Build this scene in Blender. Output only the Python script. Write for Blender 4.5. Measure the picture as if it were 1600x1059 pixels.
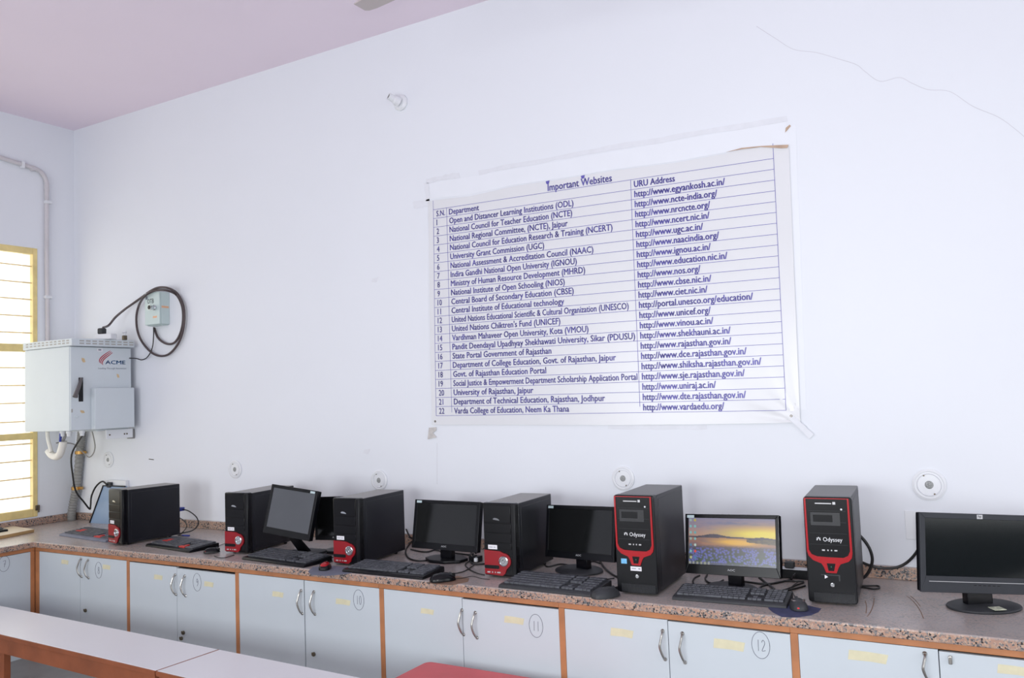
import bpy, bmesh, math, random
from mathutils import Vector, Matrix, noise
random.seed(7)
for o in list(bpy.data.objects): bpy.data.objects.remove(o)
SC = bpy.context.scene
COL = SC.collection
PI = math.pi

# ------------------------------------------------------------------ camera, world, lamps, exposure
FPX, YAW, PITCH, ROLL = 1300.21, 0.5244, 0.0634, -0.0374
CAMP = Vector((6.4181, -4.037, 1.6295))
fw = Vector((-math.sin(YAW)*math.cos(PITCH), math.cos(YAW)*math.cos(PITCH), math.sin(PITCH)))
rt = fw.cross(Vector((0, 0, 1))).normalized(); up = rt.cross(fw)
cr, sr = math.cos(ROLL), math.sin(ROLL)
rt, up = rt*cr+up*sr, up*cr-rt*sr
cam = bpy.data.cameras.new('camera'); camo = bpy.data.objects.new('camera', cam); COL.objects.link(camo)
cam.sensor_width = 36; cam.lens = FPX*36/1600; cam.clip_start = .02; cam.clip_end = 200
camo.matrix_world = Matrix(((rt.x, up.x, -fw.x, CAMP.x), (rt.y, up.y, -fw.y, CAMP.y), (rt.z, up.z, -fw.z, CAMP.z), (0, 0, 0, 1)))
SC.camera = camo
w = bpy.data.worlds.new('daylight'); SC.world = w; w.use_nodes = True
bg = w.node_tree.nodes['Background']; bg.inputs[0].default_value = (1.0, .95, .86, 1); bg.inputs[1].default_value = 2.5
SC.view_settings.view_transform = 'Standard'; SC.view_settings.look = 'None'
SC.view_settings.exposure = -0.09; SC.view_settings.gamma = 1; SC.view_settings.use_curve_mapping = False
def area(name, loc, rot, sx, sy, power, col):
    l = bpy.data.lights.new(name, 'AREA'); l.shape = 'RECTANGLE'; l.size = sx; l.size_y = sy; l.energy = power; l.color = col
    o = bpy.data.objects.new(name, l); COL.objects.link(o); o.location = loc; o.rotation_euler = rot; return o
RX0, RX1, RY1, RZ = 0.0, 9.4, -6.6, 3.904
for x, p in ((2.6, 84), (5.0, 80), (7.6, 40)):  # unseen rear windows as bare lamps; the leftmost is added fill
    area('rear_window_fill', (x, RY1+.04, 1.55), (PI/2, 0, 0), 1.7, 1.7, p, (.945, .982, 1.0))
for y, p in ((-2.0, 30), (-4.8, 33)):
    area('right_window_light', (RX1-.04, y, 1.6), (PI/2, 0, PI/2), 1.5, 1.5, p, (.945, .982, 1.0))
fpos = CAMP+up*.12-fw*.02
faim = (fw+rt*((1180-800)/FPX)-up*((600-529.5)/FPX)).to_track_quat('-Z', 'Y').to_euler()
area('camera_flash', fpos, faim, .16, .1, 20, (.955, .98, 1.0)).data.spread = math.radians(118)

# ------------------------------------------------------------------ pixel rays (photo read-off to real planes)
def ray(px, py): return fw+rt*((px-800)/FPX)-up*((py-529.5)/FPX)
def onz(px, py, z): d = ray(px, py); return CAMP+d*((z-CAMP.z)/d.z)
def ony(px, py, y): d = ray(px, py); return CAMP+d*((y-CAMP.y)/d.y)
def onx(px, py, x): d = ray(px, py); return CAMP+d*((x-CAMP.x)/d.x)
ZC = .75
def K(px, py, h=.004): return onz(px, py, ZC+h)
def W(px, py, off=.004): return ony(px, py, -off)

# ------------------------------------------------------------------ materials
def lin(c): return tuple((x/12.92 if x <= .04045 else ((x+.055)/1.055)**2.4) for x in (v/255 for v in c))
def mat(name, rgb, rough=.5, metal=0, var=.06, scale=8, bump=0, spec=.5, coat=0, bscale=60):
    m = bpy.data.materials.new(name); m.use_nodes = True
    nt = m.node_tree; b = nt.nodes['Principled BSDF']; c = lin(rgb)
    b.inputs['Roughness'].default_value = rough; b.inputs['Metallic'].default_value = metal
    b.inputs['Specular IOR Level'].default_value = spec; b.inputs['Coat Weight'].default_value = coat
    tc = nt.nodes.new('ShaderNodeTexCoord')
    n = nt.nodes.new('ShaderNodeTexNoise'); n.inputs['Scale'].default_value = scale; n.inputs['Detail'].default_value = 4
    nt.links.new(tc.outputs['Object'], n.inputs['Vector'])
    r = nt.nodes.new('ShaderNodeValToRGB')
    r.color_ramp.elements[0].position = .3; r.color_ramp.elements[1].position = .7
    r.color_ramp.elements[0].color = (*[x*(1-var) for x in c], 1); r.color_ramp.elements[1].color = (*[min(1, x*(1+var)) for x in c], 1)
    nt.links.new(n.outputs['Fac'], r.inputs['Fac']); nt.links.new(r.outputs['Color'], b.inputs['Base Color'])
    if bump:
        n2 = nt.nodes.new('ShaderNodeTexNoise'); n2.inputs['Scale'].default_value = bscale; n2.inputs['Detail'].default_value = 3
        nt.links.new(tc.outputs['Object'], n2.inputs['Vector'])
        bp = nt.nodes.new('ShaderNodeBump'); bp.inputs['Strength'].default_value = bump; bp.inputs['Distance'].default_value = .01
        nt.links.new(n2.outputs['Fac'], bp.inputs['Height']); nt.links.new(bp.outputs['Normal'], b.inputs['Normal'])
    return m
M = {}
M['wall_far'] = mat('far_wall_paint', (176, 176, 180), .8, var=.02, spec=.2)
M['wall'] = mat('wall_paint', (230, 233, 240), .75, var=.008, scale=1.2, bump=.06, bscale=14, spec=.25)
M['wall_l'] = M['wall']
M['ceil'] = mat('ceiling_paint', (238, 225, 238), .85, var=.01, scale=1.5, spec=.2)
M['floor'] = mat('grey_floor', (150, 148, 146), .5, var=.08, scale=5)
M['wood'] = mat('rail_wood', (180, 120, 80), .45, var=.16, scale=9, bump=.05)
M['wood_dark'] = mat('bench_wood', (140, 78, 48), .5, var=.18, scale=8, bump=.05)
M['ply'] = mat('board_edge', (172, 138, 92), .6, var=.15, scale=12)
M['ply_top'] = mat('board_top', (206, 192, 172), .5, var=.05, scale=6)
M['laminate'] = mat('door_laminate', (198, 206, 213), .38, var=.015, scale=3)
M['bench_top'] = mat('bench_laminate', (231, 231, 236), .35, var=.003, scale=3)
M['steel'] = mat('brushed_steel', (178, 176, 172), .28, 1, var=.05)
M['brass'] = mat('brass', (190, 150, 90), .35, .9, var=.1)
M['lockm'] = mat('dull_brass', (110, 100, 85), .45, .8, var=.2, scale=40)
M['tape'] = mat('masking_tape', (214, 208, 178), .7, var=.05, scale=30)
M['pen'] = mat('pen_ink', (104, 106, 122), .6)
M['black'] = mat('black_plastic', (12, 13, 18), .34, var=.12, scale=5, spec=.28)
M['front'] = mat('black_gloss', (10, 10, 15), .25, var=.1, scale=4, spec=.3)
M['case'] = mat('case_paint', (27, 29, 36), .36, var=.1, scale=5, bump=.02, bscale=300)
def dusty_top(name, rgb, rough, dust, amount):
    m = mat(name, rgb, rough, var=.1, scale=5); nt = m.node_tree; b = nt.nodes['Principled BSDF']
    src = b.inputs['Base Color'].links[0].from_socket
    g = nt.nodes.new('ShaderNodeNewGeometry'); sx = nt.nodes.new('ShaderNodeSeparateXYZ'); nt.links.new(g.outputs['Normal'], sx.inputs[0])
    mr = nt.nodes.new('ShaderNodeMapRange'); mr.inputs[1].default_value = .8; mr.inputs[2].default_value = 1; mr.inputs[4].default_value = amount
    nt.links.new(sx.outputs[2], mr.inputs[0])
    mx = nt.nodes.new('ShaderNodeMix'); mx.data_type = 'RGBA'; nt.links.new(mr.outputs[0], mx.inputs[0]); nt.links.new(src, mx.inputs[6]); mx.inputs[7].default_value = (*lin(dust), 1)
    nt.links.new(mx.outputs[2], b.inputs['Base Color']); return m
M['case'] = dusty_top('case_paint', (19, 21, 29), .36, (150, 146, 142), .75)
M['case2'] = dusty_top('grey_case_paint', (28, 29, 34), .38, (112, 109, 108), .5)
M['hpf'] = mat('slate_bezel', (40, 43, 50), .5, var=.12, scale=10)
M['hps'] = mat('green_black_screen', (12, 18, 20), .12, var=.15, scale=3, spec=.25)
M['dusty'] = mat('dusty_black', (46, 48, 52), .55, var=.2, scale=14)
M['patch'] = mat('dust_on_gloss', (32, 33, 37), .45, var=.25, scale=40)
M['keys'] = mat('dusty_keys', (80, 82, 89), .5, var=.35, scale=40)
M['screen'] = mat('dark_screen', (20, 21, 22), .12, var=.12, scale=2)
M['screen_m'] = mat('matte_screen_painted_sheen', (82, 85, 91), .3, var=.12, scale=2)  # base grey raised to paint in a room reflection
M['red'] = mat('red_plastic', (142, 12, 26), .3, var=.06)
M['red_b'] = mat('red_trim', (166, 12, 26), .22, var=.05)
M['redkey'] = mat('red_keys', (200, 60, 55), .5, var=.1, scale=30)
M['chrome'] = mat('chrome', (205, 208, 212), .14, 1, var=.04)
M['silver'] = mat('silver_print', (185, 185, 188), .4, .3)
M['whitep'] = mat('white_print', (222, 224, 228), .5)
M['sticker'] = mat('white_sticker', (226, 224, 230), .5, var=.03)
M['blue_st'] = mat('blue_sticker', (110, 180, 225), .4, var=.15, scale=60)
M['cable'] = mat('black_cable', (30, 29, 30), .45, var=.15)
M['cable_b'] = mat('brown_cable', (74, 62, 64), .4, var=.12)
M['cable_w'] = mat('grey_wire', (150, 148, 146), .5)
M['vga'] = mat('blue_connector', (42, 60, 150), .45)
M['pipe'] = mat('cream_conduit', (206, 202, 206), .45, var=.05)
M['gpipe'] = mat('grey_conduit', (140, 140, 138), .55, var=.08)
M['hose'] = mat('white_hose', (226, 224, 218), .4, var=.04)
M['box'] = mat('cabinet_paint', (206, 214, 220), .4, var=.025, scale=3)
M['otb'] = mat('pale_green_paint', (196, 212, 212), .4, var=.03, scale=6)
M['slot'] = mat('vent_dark', (168, 166, 162), .6)
M['chip'] = mat('tan_tape', (206, 180, 140), .6, var=.1, scale=60)
M['yellow'] = mat('yellow_frame', (232, 210, 146), .45, var=.12, scale=9)
M['bar'] = mat('bar_paint', (238, 212, 160), .5, var=.1)
M['poster'] = mat('poster_vinyl', (224, 225, 229), .26, var=.012, scale=2.5)
M['backing'] = mat('poster_backing', (232, 235, 242), .6, var=.008)
M['ink'] = mat('poster_ink', (98, 92, 176), .35)
M['oldtape'] = mat('old_tape', (225, 227, 234), .6, var=.03, scale=20)
M['oldtape_d'] = mat('grey_tape', (196, 192, 190), .5, var=.15, scale=30)
M['brownp'] = mat('brown_edge', (186, 160, 140), .7, var=.2, scale=20)
M['plate'] = mat('white_plate', (226, 228, 233), .35, var=.02)
M['gauze'] = mat('grey_gauze', (150, 152, 152), .6, var=.4, scale=160)
M['fan'] = mat('fan_paint', (190, 180, 180), .4, var=.03)
M['redtop'] = mat('red_bench_top', (204, 82, 88), .45, var=.08, scale=7)
M['cloth'] = mat('navy_cloth', (58, 62, 96), .85, var=.25, scale=30)
M['pad'] = mat('blue_grey_pad', (112, 116, 132), .8, var=.1, scale=20)
M['cardb'] = mat('brown_pad', (128, 100, 82), .8, var=.2, scale=40)
M['acme_b'] = mat('logo_blue', (74, 150, 236), .45)
M['acme_r'] = mat('logo_red', (176, 26, 52), .45)
M['acme_g'] = mat('logo_grey', (128, 134, 146), .45)
M['bluep'] = mat('pale_blue_panel', (128, 152, 184), .3, var=.08, scale=6)
M['crack'] = mat('crack_line', (206, 206, 214), .8)
M['lever'] = mat('worn_lever', (92, 88, 90), .5, var=.15, scale=20)
M['orange'] = mat('orange_label', (226, 176, 140), .5)

def granite():
    m = bpy.data.materials.new('pink_granite'); m.use_nodes = True; nt = m.node_tree; b = nt.nodes['Principled BSDF']
    L = nt.links.new
    tc = nt.nodes.new('ShaderNodeTexCoord')
    v = nt.nodes.new('ShaderNodeTexVoronoi'); v.inputs['Scale'].default_value = 165
    L(tc.outputs['Object'], v.inputs['Vector'])
    sp = nt.nodes.new('ShaderNodeSeparateColor'); L(v.outputs['Color'], sp.inputs[0])
    r = nt.nodes.new('ShaderNodeValToRGB'); r.color_ramp.interpolation = 'CONSTANT'
    stops = [(0, (172, 138, 122)), (.24, (186, 158, 140)), (.42, (156, 134, 124)), (.56, (132, 126, 124)), (.68, (180, 146, 124)), (.8, (98, 100, 104)), (.91, (56, 54, 56))]
    e = r.color_ramp.elements
    e[0].position = 0; e[0].color = (*lin(stops[0][1]), 1); e[1].position = stops[1][0]; e[1].color = (*lin(stops[1][1]), 1)
    for p, c in stops[2:]: k = e.new(p); k.color = (*lin(c), 1)
    n2 = nt.nodes.new('ShaderNodeTexNoise'); n2.inputs['Scale'].default_value = 26; n2.inputs['Detail'].default_value = 2
    L(tc.outputs['Object'], n2.inputs['Vector'])
    ad = nt.nodes.new('ShaderNodeMath'); ad.operation = 'MULTIPLY_ADD'; ad.inputs[1].default_value = .9; ad.inputs[2].default_value = -.45
    L(n2.outputs['Fac'], ad.inputs[0])
    ad2 = nt.nodes.new('ShaderNodeMath'); ad2.operation = 'ADD'; ad2.use_clamp = True
    L(ad.outputs[0], ad2.inputs[0]); L(sp.outputs[0], ad2.inputs[1]); L(ad2.outputs[0], r.inputs['Fac'])
    # dust lying on upward faces
    g = nt.nodes.new('ShaderNodeNewGeometry'); sx = nt.nodes.new('ShaderNodeSeparateXYZ'); L(g.outputs['Normal'], sx.inputs[0])
    n = nt.nodes.new('ShaderNodeTexNoise'); n.inputs['Scale'].default_value = 3.5; n.inputs['Detail'].default_value = 5
    L(tc.outputs['Object'], n.inputs['Vector'])
    mr = nt.nodes.new('ShaderNodeMapRange'); mr.inputs[1].default_value = .3; mr.inputs[2].default_value = .7; mr.inputs[3].default_value = .52; mr.inputs[4].default_value = .86
    L(n.outputs['Fac'], mr.inputs[0])
    mu = nt.nodes.new('ShaderNodeMath'); mu.operation = 'MULTIPLY'; mu.use_clamp = True; L(sx.outputs[2], mu.inputs[0]); L(mr.outputs[0], mu.inputs[1])
    mx = nt.nodes.new('ShaderNodeMix'); mx.data_type = 'RGBA'; L(mu.outputs[0], mx.inputs[0]); L(r.outputs['Color'], mx.inputs[6])
    mx.inputs[7].default_value = (*lin((178, 173, 172)), 1)
    L(mx.outputs[2], b.inputs['Base Color']); b.inputs['Roughness'].default_value = .24; b.inputs['Specular IOR Level'].default_value = .5
    return m
M['granite'] = granite()
def glass():
    m = bpy.data.materials.new('window_glass'); m.use_nodes = True; nt = m.node_tree
    nt.nodes.remove(nt.nodes['Principled BSDF']); out = nt.nodes['Material Output']
    t = nt.nodes.new('ShaderNodeBsdfTransparent'); t.inputs[0].default_value = (.95, .97, .97, 1)
    g = nt.nodes.new('ShaderNodeBsdfGlossy'); g.inputs['Roughness'].default_value = .02
    mx = nt.nodes.new('ShaderNodeMixShader'); mx.inputs[0].default_value = .06
    nt.links.new(t.outputs[0], mx.inputs[1]); nt.links.new(g.outputs[0], mx.inputs[2]); nt.links.new(mx.outputs[0], out.inputs[0])
    return m
M['glass'] = glass()

# ------------------------------------------------------------------ mesh builder
class MB:
    def __init__(s): s.v = []; s.f = []
    def add(s, vs, fs):
        n = len(s.v); s.v += [tuple(v) for v in vs]; s.f += [tuple(i+n for i in f) for f in fs]; return s
    def bm(s, b, mtx=None):
        if mtx is not None: b.transform(mtx)
        b.verts.index_update(); s.add([v.co.copy() for v in b.verts], [[v.index for v in f.verts] for f in b.faces]); b.free(); return s
    def box(s, x0, x1, y0, y1, z0, z1, bev=0, seg=2, mtx=None):
        b = bmesh.new(); bmesh.ops.create_cube(b, size=1)
        for v in b.verts: v.co = Vector(((x0+x1)/2+v.co.x*(x1-x0), (y0+y1)/2+v.co.y*(y1-y0), (z0+z1)/2+v.co.z*(z1-z0)))
        if bev: bmesh.ops.bevel(b, geom=list(b.edges), offset=bev, segments=seg, profile=.5, affect='EDGES')
        return s.bm(b, mtx)
    def prism(s, poly, a0, a1, axis='z', mtx=None, bev=0):
        # poly: 2D list; axis z: (x,y) extruded in z; axis y: (x,z) extruded in y; axis x: (y,z) extruded in x
        def P(p, a): return {'z': (p[0], p[1], a), 'y': (p[0], a, p[1]), 'x': (a, p[0], p[1])}[axis]
        b = bmesh.new(); n = len(poly)
        A = [b.verts.new(P(p, a0)) for p in poly]; B = [b.verts.new(P(p, a1)) for p in poly]
        b.faces.new(A[::-1]); b.faces.new(B)
        for i in range(n): b.faces.new((A[i], A[(i+1) % n], B[(i+1) % n], B[i]))
        bmesh.ops.recalc_face_normals(b, faces=b.faces)
        if bev: bmesh.ops.bevel(b, geom=[e for e in b.edges if len(e.link_faces) == 2 and e.calc_face_angle(0) > .6], offset=bev, segments=2, profile=.5, affect='EDGES')
        return s.bm(b, mtx)
    def lathe(s, prof, n=24, mtx=None, sx=1, sy=1):
        b = bmesh.new(); rings = []
        for r, z in prof:
            if r < 1e-6: rings.append([b.verts.new((0, 0, z))])
            else: rings.append([b.verts.new((r*sx*math.cos(2*PI*i/n), r*sy*math.sin(2*PI*i/n), z)) for i in range(n)])
        for A, B in zip(rings, rings[1:]):
            for i in range(n):
                j = (i+1) % n
                q = [A[0] if len(A) == 1 else A[i], A[0] if len(A) == 1 else A[j], B[0] if len(B) == 1 else B[j], B[0] if len(B) == 1 else B[i]]
                u = []
                for x in q:
                    if x not in u: u.append(x)
                if len(u) > 2: b.faces.new(u)
        bmesh.ops.recalc_face_normals(b, faces=b.faces)
        return s.bm(b, mtx)
    def tube(s, pts, r, n=8, smooth=True, steps=6, flat=None):
        pts = [Vector(p) for p in pts]
        if smooth and len(pts) > 2:
            out = []
            for i in range(len(pts)-1):
                p0 = pts[max(i-1, 0)]; p1 = pts[i]; p2 = pts[i+1]; p3 = pts[min(i+2, len(pts)-1)]
                for k in range(steps):
                    t = k/steps
                    out.append(.5*((2*p1)+(p2-p0)*t+(2*p0-5*p1+4*p2-p3)*t*t+(3*p1-p0-3*p2+p3)*t**3))
            pts = out+[pts[-1]]
        vs = []; fs = []; prev = None
        for i, p in enumerate(pts):
            d = (pts[min(i+1, len(pts)-1)]-pts[max(i-1, 0)]); d = d.normalized() if d.length > 1e-9 else Vector((1, 0, 0))
            if prev is None: u = d.cross(Vector((0, 0, 1))); u = u if u.length > .05 else d.cross(Vector((0, 1, 0)))
            else: u = prev-d*prev.dot(d)
            u.normalize(); prev = u; v = d.cross(u)
            rr = r(i/(len(pts)-1)) if callable(r) else r
            for k in range(n):
                o = u*math.cos(2*PI*k/n)*rr+v*math.sin(2*PI*k/n)*rr
                if flat: o = o-flat*(o.dot(flat)*.85)
                vs.append(p+o)
        for i in range(len(pts)-1):
            for k in range(n): fs.append((i*n+k, i*n+(k+1) % n, (i+1)*n+(k+1) % n, (i+1)*n+k))
        fs.append(tuple(range(n))[::-1]); fs.append(tuple((len(pts)-1)*n+k for k in range(n)))
        return s.add(vs, fs)
    def map(s, fn): s.v = [tuple(fn(Vector(v))) for v in s.v]; return s
    def mesh(s, name, m, shade=True):
        me = bpy.data.meshes.new(name); me.from_pydata(s.v, [], s.f); me.materials.append(m)
        if shade:
            me.polygons.foreach_set('use_smooth', [True]*len(me.polygons)); me.set_sharp_from_angle(angle=math.radians(20))
        me.update(); return me
    def build(s, name, m, parent=None, shade=True, kind=None, label=None):
        o = bpy.data.objects.new(name, s.mesh(name, m, shade)); COL.objects.link(o)
        if parent is not None: o.parent = parent
        if kind: o['kind'] = kind
        if label: o['label'] = label
        return o
def thing(name, label, cat, loc=(0, 0, 0), rz=0, group=None):
    o = bpy.data.objects.new(name, None); COL.objects.link(o); o.empty_display_size = .05
    o.location = loc; o.rotation_euler = (0, 0, rz); o['label'] = label; o['category'] = cat
    if group: o['group'] = group
    return o
def tag(o, label, cat, group=None):
    o['label'] = label; o['category'] = cat
    if group: o['group'] = group
    return o
def dup(root, loc, rz, label, group=None):
    r = root.copy(); COL.objects.link(r); r.location = loc; r.rotation_euler = (0, 0, rz); r['label'] = label
    if group: r['group'] = group
    for ch in root.children:
        c = ch.copy(); COL.objects.link(c); c.parent = r
        for g in ch.children:
            d = g.copy(); COL.objects.link(d); d.parent = c
    return r
def struct(o): o['kind'] = 'structure'; return o
_tc = {}
def text_geo(txt, bold=.012):
    """flat outline of a string: verts (x,y), faces, width and height in units of the font size"""
    if (txt, bold) in _tc: return _tc[(txt, bold)]
    cu = bpy.data.curves.new('t', 'FONT'); cu.body = txt; cu.size = 1; cu.offset = 0; cu.resolution_u = 2
    ob = bpy.data.objects.new('t', cu); COL.objects.link(ob)
    bpy.context.view_layer.update()
    me = bpy.data.meshes.new_from_object(ob.evaluated_get(bpy.context.evaluated_depsgraph_get()))
    vs = [(v.co.x, v.co.y) for v in me.vertices]; fs = [tuple(p.vertices) for p in me.polygons]
    bpy.data.objects.remove(ob); bpy.data.curves.remove(cu); bpy.data.meshes.remove(me)
    x0 = min(v[0] for v in vs); x1 = max(v[0] for v in vs)
    r = ([(v[0]-x0, v[1]) for v in vs], fs, x1-x0); _tc[(txt, bold)] = r; return r
def text_on(mb, txt, fn, x0, x1, y0, size, bold=.012):
    """lay a string between x0 and x1 (baseline y0, font size) through fn(x,y)->3D"""
    vs, fs, wd = text_geo(txt, bold); k = (x1-x0)/wd
    for sh in ((0, 0), (bold, 0), (bold*.5, bold*.5)) if bold else ((0, 0),):
        mb.add([fn(x0+(v[0]+sh[0])*k, y0+(v[1]+sh[1])*size) for v in vs], fs)
def rrect(x0, x1, y0, y1, r, n=5, rb=None):
    out = []; rb = r if rb is None else rb
    for cx, cy, a, q in ((x1-rb, y0+rb, -90, rb), (x1-r, y1-r, 0, r), (x0+r, y1-r, 90, r), (x0+rb, y0+rb, 180, rb)):
        for i in range(n+1):
            t = math.radians(a+90*i/n); out.append((cx+q*math.cos(t), cy+q*math.sin(t)))
    return out

# ------------------------------------------------------------------ room shell
T = .2
struct(MB().box(RX0-T, RX1+T, 0, T, -.1, RZ).build('wall_back', M['wall']))
wy0, wy1, wz0, wz1 = -.305, -2.65, .815, 2.885
struct(MB().box(-T, 0, wy0, 0, 0, RZ).box(-T, 0, RY1, wy1, 0, RZ).box(-T, 0, wy1, wy0, 0, wz0).box(-T, 0, wy1, wy0, wz1, RZ).build('wall_left', M['wall_l'], shade=False))
struct(MB().box(RX1, RX1+T, RY1, 0, 0, RZ).build('wall_right', M['wall_far']))
struct(MB().box(RX0-T, RX1+T, RY1-T, RY1, 0, RZ).build('wall_rear', M['wall_far']))
struct(MB().box(RX0-T, RX1+T, RY1-T, T, RZ, RZ+.15).build('ceiling', M['ceil']))
struct(MB().box(RX0-T, RX1+T, RY1-T, T, -.1, 0).build('floor', M['floor']))
# backsplash strips of the same granite
struct(MB().box(.02, RX1, -.02, -.0005, ZC, .806, .003).build('trim_1', M['granite']))
struct(MB().box(.0005, .02, -3.6, -.0005, ZC, .806, .003).build('trim_2', M['granite']))
# the window in the left wall
win = struct(thing('window_1', 'x', 'x')); del win['label']; del win['category']
fx0, fx1 = -.035, .006
f = MB()
fwid = .036
f.box(fx0, fx1, wy0-fwid, wy0, wz0, wz1, .004); f.box(fx0, fx1, wy1, wy1+fwid, wz0, wz1, .004)
f.box(fx0, fx1, wy1+fwid, wy0-fwid, wz1-.05, wz1, .004); f.box(fx0, fx1, wy1+fwid, wy0-fwid, wz0, wz0+.06, .004)
f.box(fx0, fx1, -1.5, -1.44, wz0+.06, wz1-.05, .004)
f.build('window_frame', M['yellow'], win)
for z0, z1 in ((2.075, 2.135), (1.405, 1.455)):
    for a, b in ((wy1+fwid, -1.5), (-1.44, wy0-fwid)):
        MB().box(fx0, fx1, a, b, z0, z1, .004).build('transom', M['yellow'], win)
for z in (2.742, 2.612, 2.482, 2.352, 2.222, 1.953, 1.818, 1.684, 1.543, 1.372, 1.245, 1.112, .975):
    for a, b in ((wy1+fwid, -1.5), (-1.44, wy0-fwid)):
        MB().tube([(-.012, a, z), (-.012, b, z)], .005, 8).build('window_bar', M['bar'], win)
for z0, z1 in ((wz0+.06, 1.405), (1.455, 2.075), (2.135, wz1-.05)):
    for a, b in ((wy1+fwid, -1.5), (-1.44, wy0-fwid)):
        MB().box(-.03, -.026, a, b, z0, z1).build('pane', M['glass'], win)
MB().box(.004, .016, wy0-.02, wy0+.012, .86, .9, .003).tube([(.012, wy0+.004, .845), (.012, wy0+.004, .9)], .006).build('window_latch', M['lockm'], win)
# wall crack, scuffs
wb = bpy.data.objects['wall_back']
cr_px = [(1182, 41), (1210, 59), (1240, 77), (1275, 82), (1310, 92), (1338, 101), (1352, 112), (1375, 127), (1405, 121), (1425, 130), (1450, 140), (1484, 143), (1520, 166), (1560, 183), (1588, 203), (1603, 216)]
MB().tube([W(x, y, .0004) for x, y in cr_px], .0013, 6, flat=Vector((0, 1, 0))).build('crack', M['crack'], wb)
MB().tube([W(683, y, .0004) for y in (692, 725, 756)], .0012, 6, flat=Vector((0, 1, 0))).build('crack', M['crack'], wb)
MB().tube([W(233, 717, .002), W(240, 718, .002)], .003, 6, smooth=False).build('staple', M['lockm'], wb)
for p in ((573, 705), (586, 437)):
    q = W(*p, .0006); MB().prism([(q.x-.03, q.z-.012), (q.x+.01, q.z-.018), (q.x+.03, q.z+.014), (q.x-.02, q.z+.01)], -.0012, -.0001, 'y').build('scuff', M['oldtape'], wb)

# ------------------------------------------------------------------ granite worktop
D, DL = .788, .793
ct = MB().prism([(.001, -.001), (RX1-.001, -.001), (RX1-.001, -D), (DL, -D), (DL, -3.6), (.001, -3.6)], ZC-.038, ZC, 'z', bev=.006)
tag(ct.build('countertop', M['granite']), 'speckled pink granite worktop running in an L along the two walls', 'worktop')

ctp = bpy.data.objects['countertop']
for px in ([(1417, 931), (1424, 936), (1432, 945), (1439, 956), (1443, 966)], [(1423, 931), (1431, 938), (1438, 947)], [(1366, 934), (1364, 946), (1360, 956), (1355, 963)], [(1352, 938), (1354, 948), (1353, 958)]):
    MB().tube([K(x, y, .0003) for x, y in px], .0016, 6, flat=Vector((0, 0, 1))).build('scratch', M['cardb'], ctp)

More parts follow.
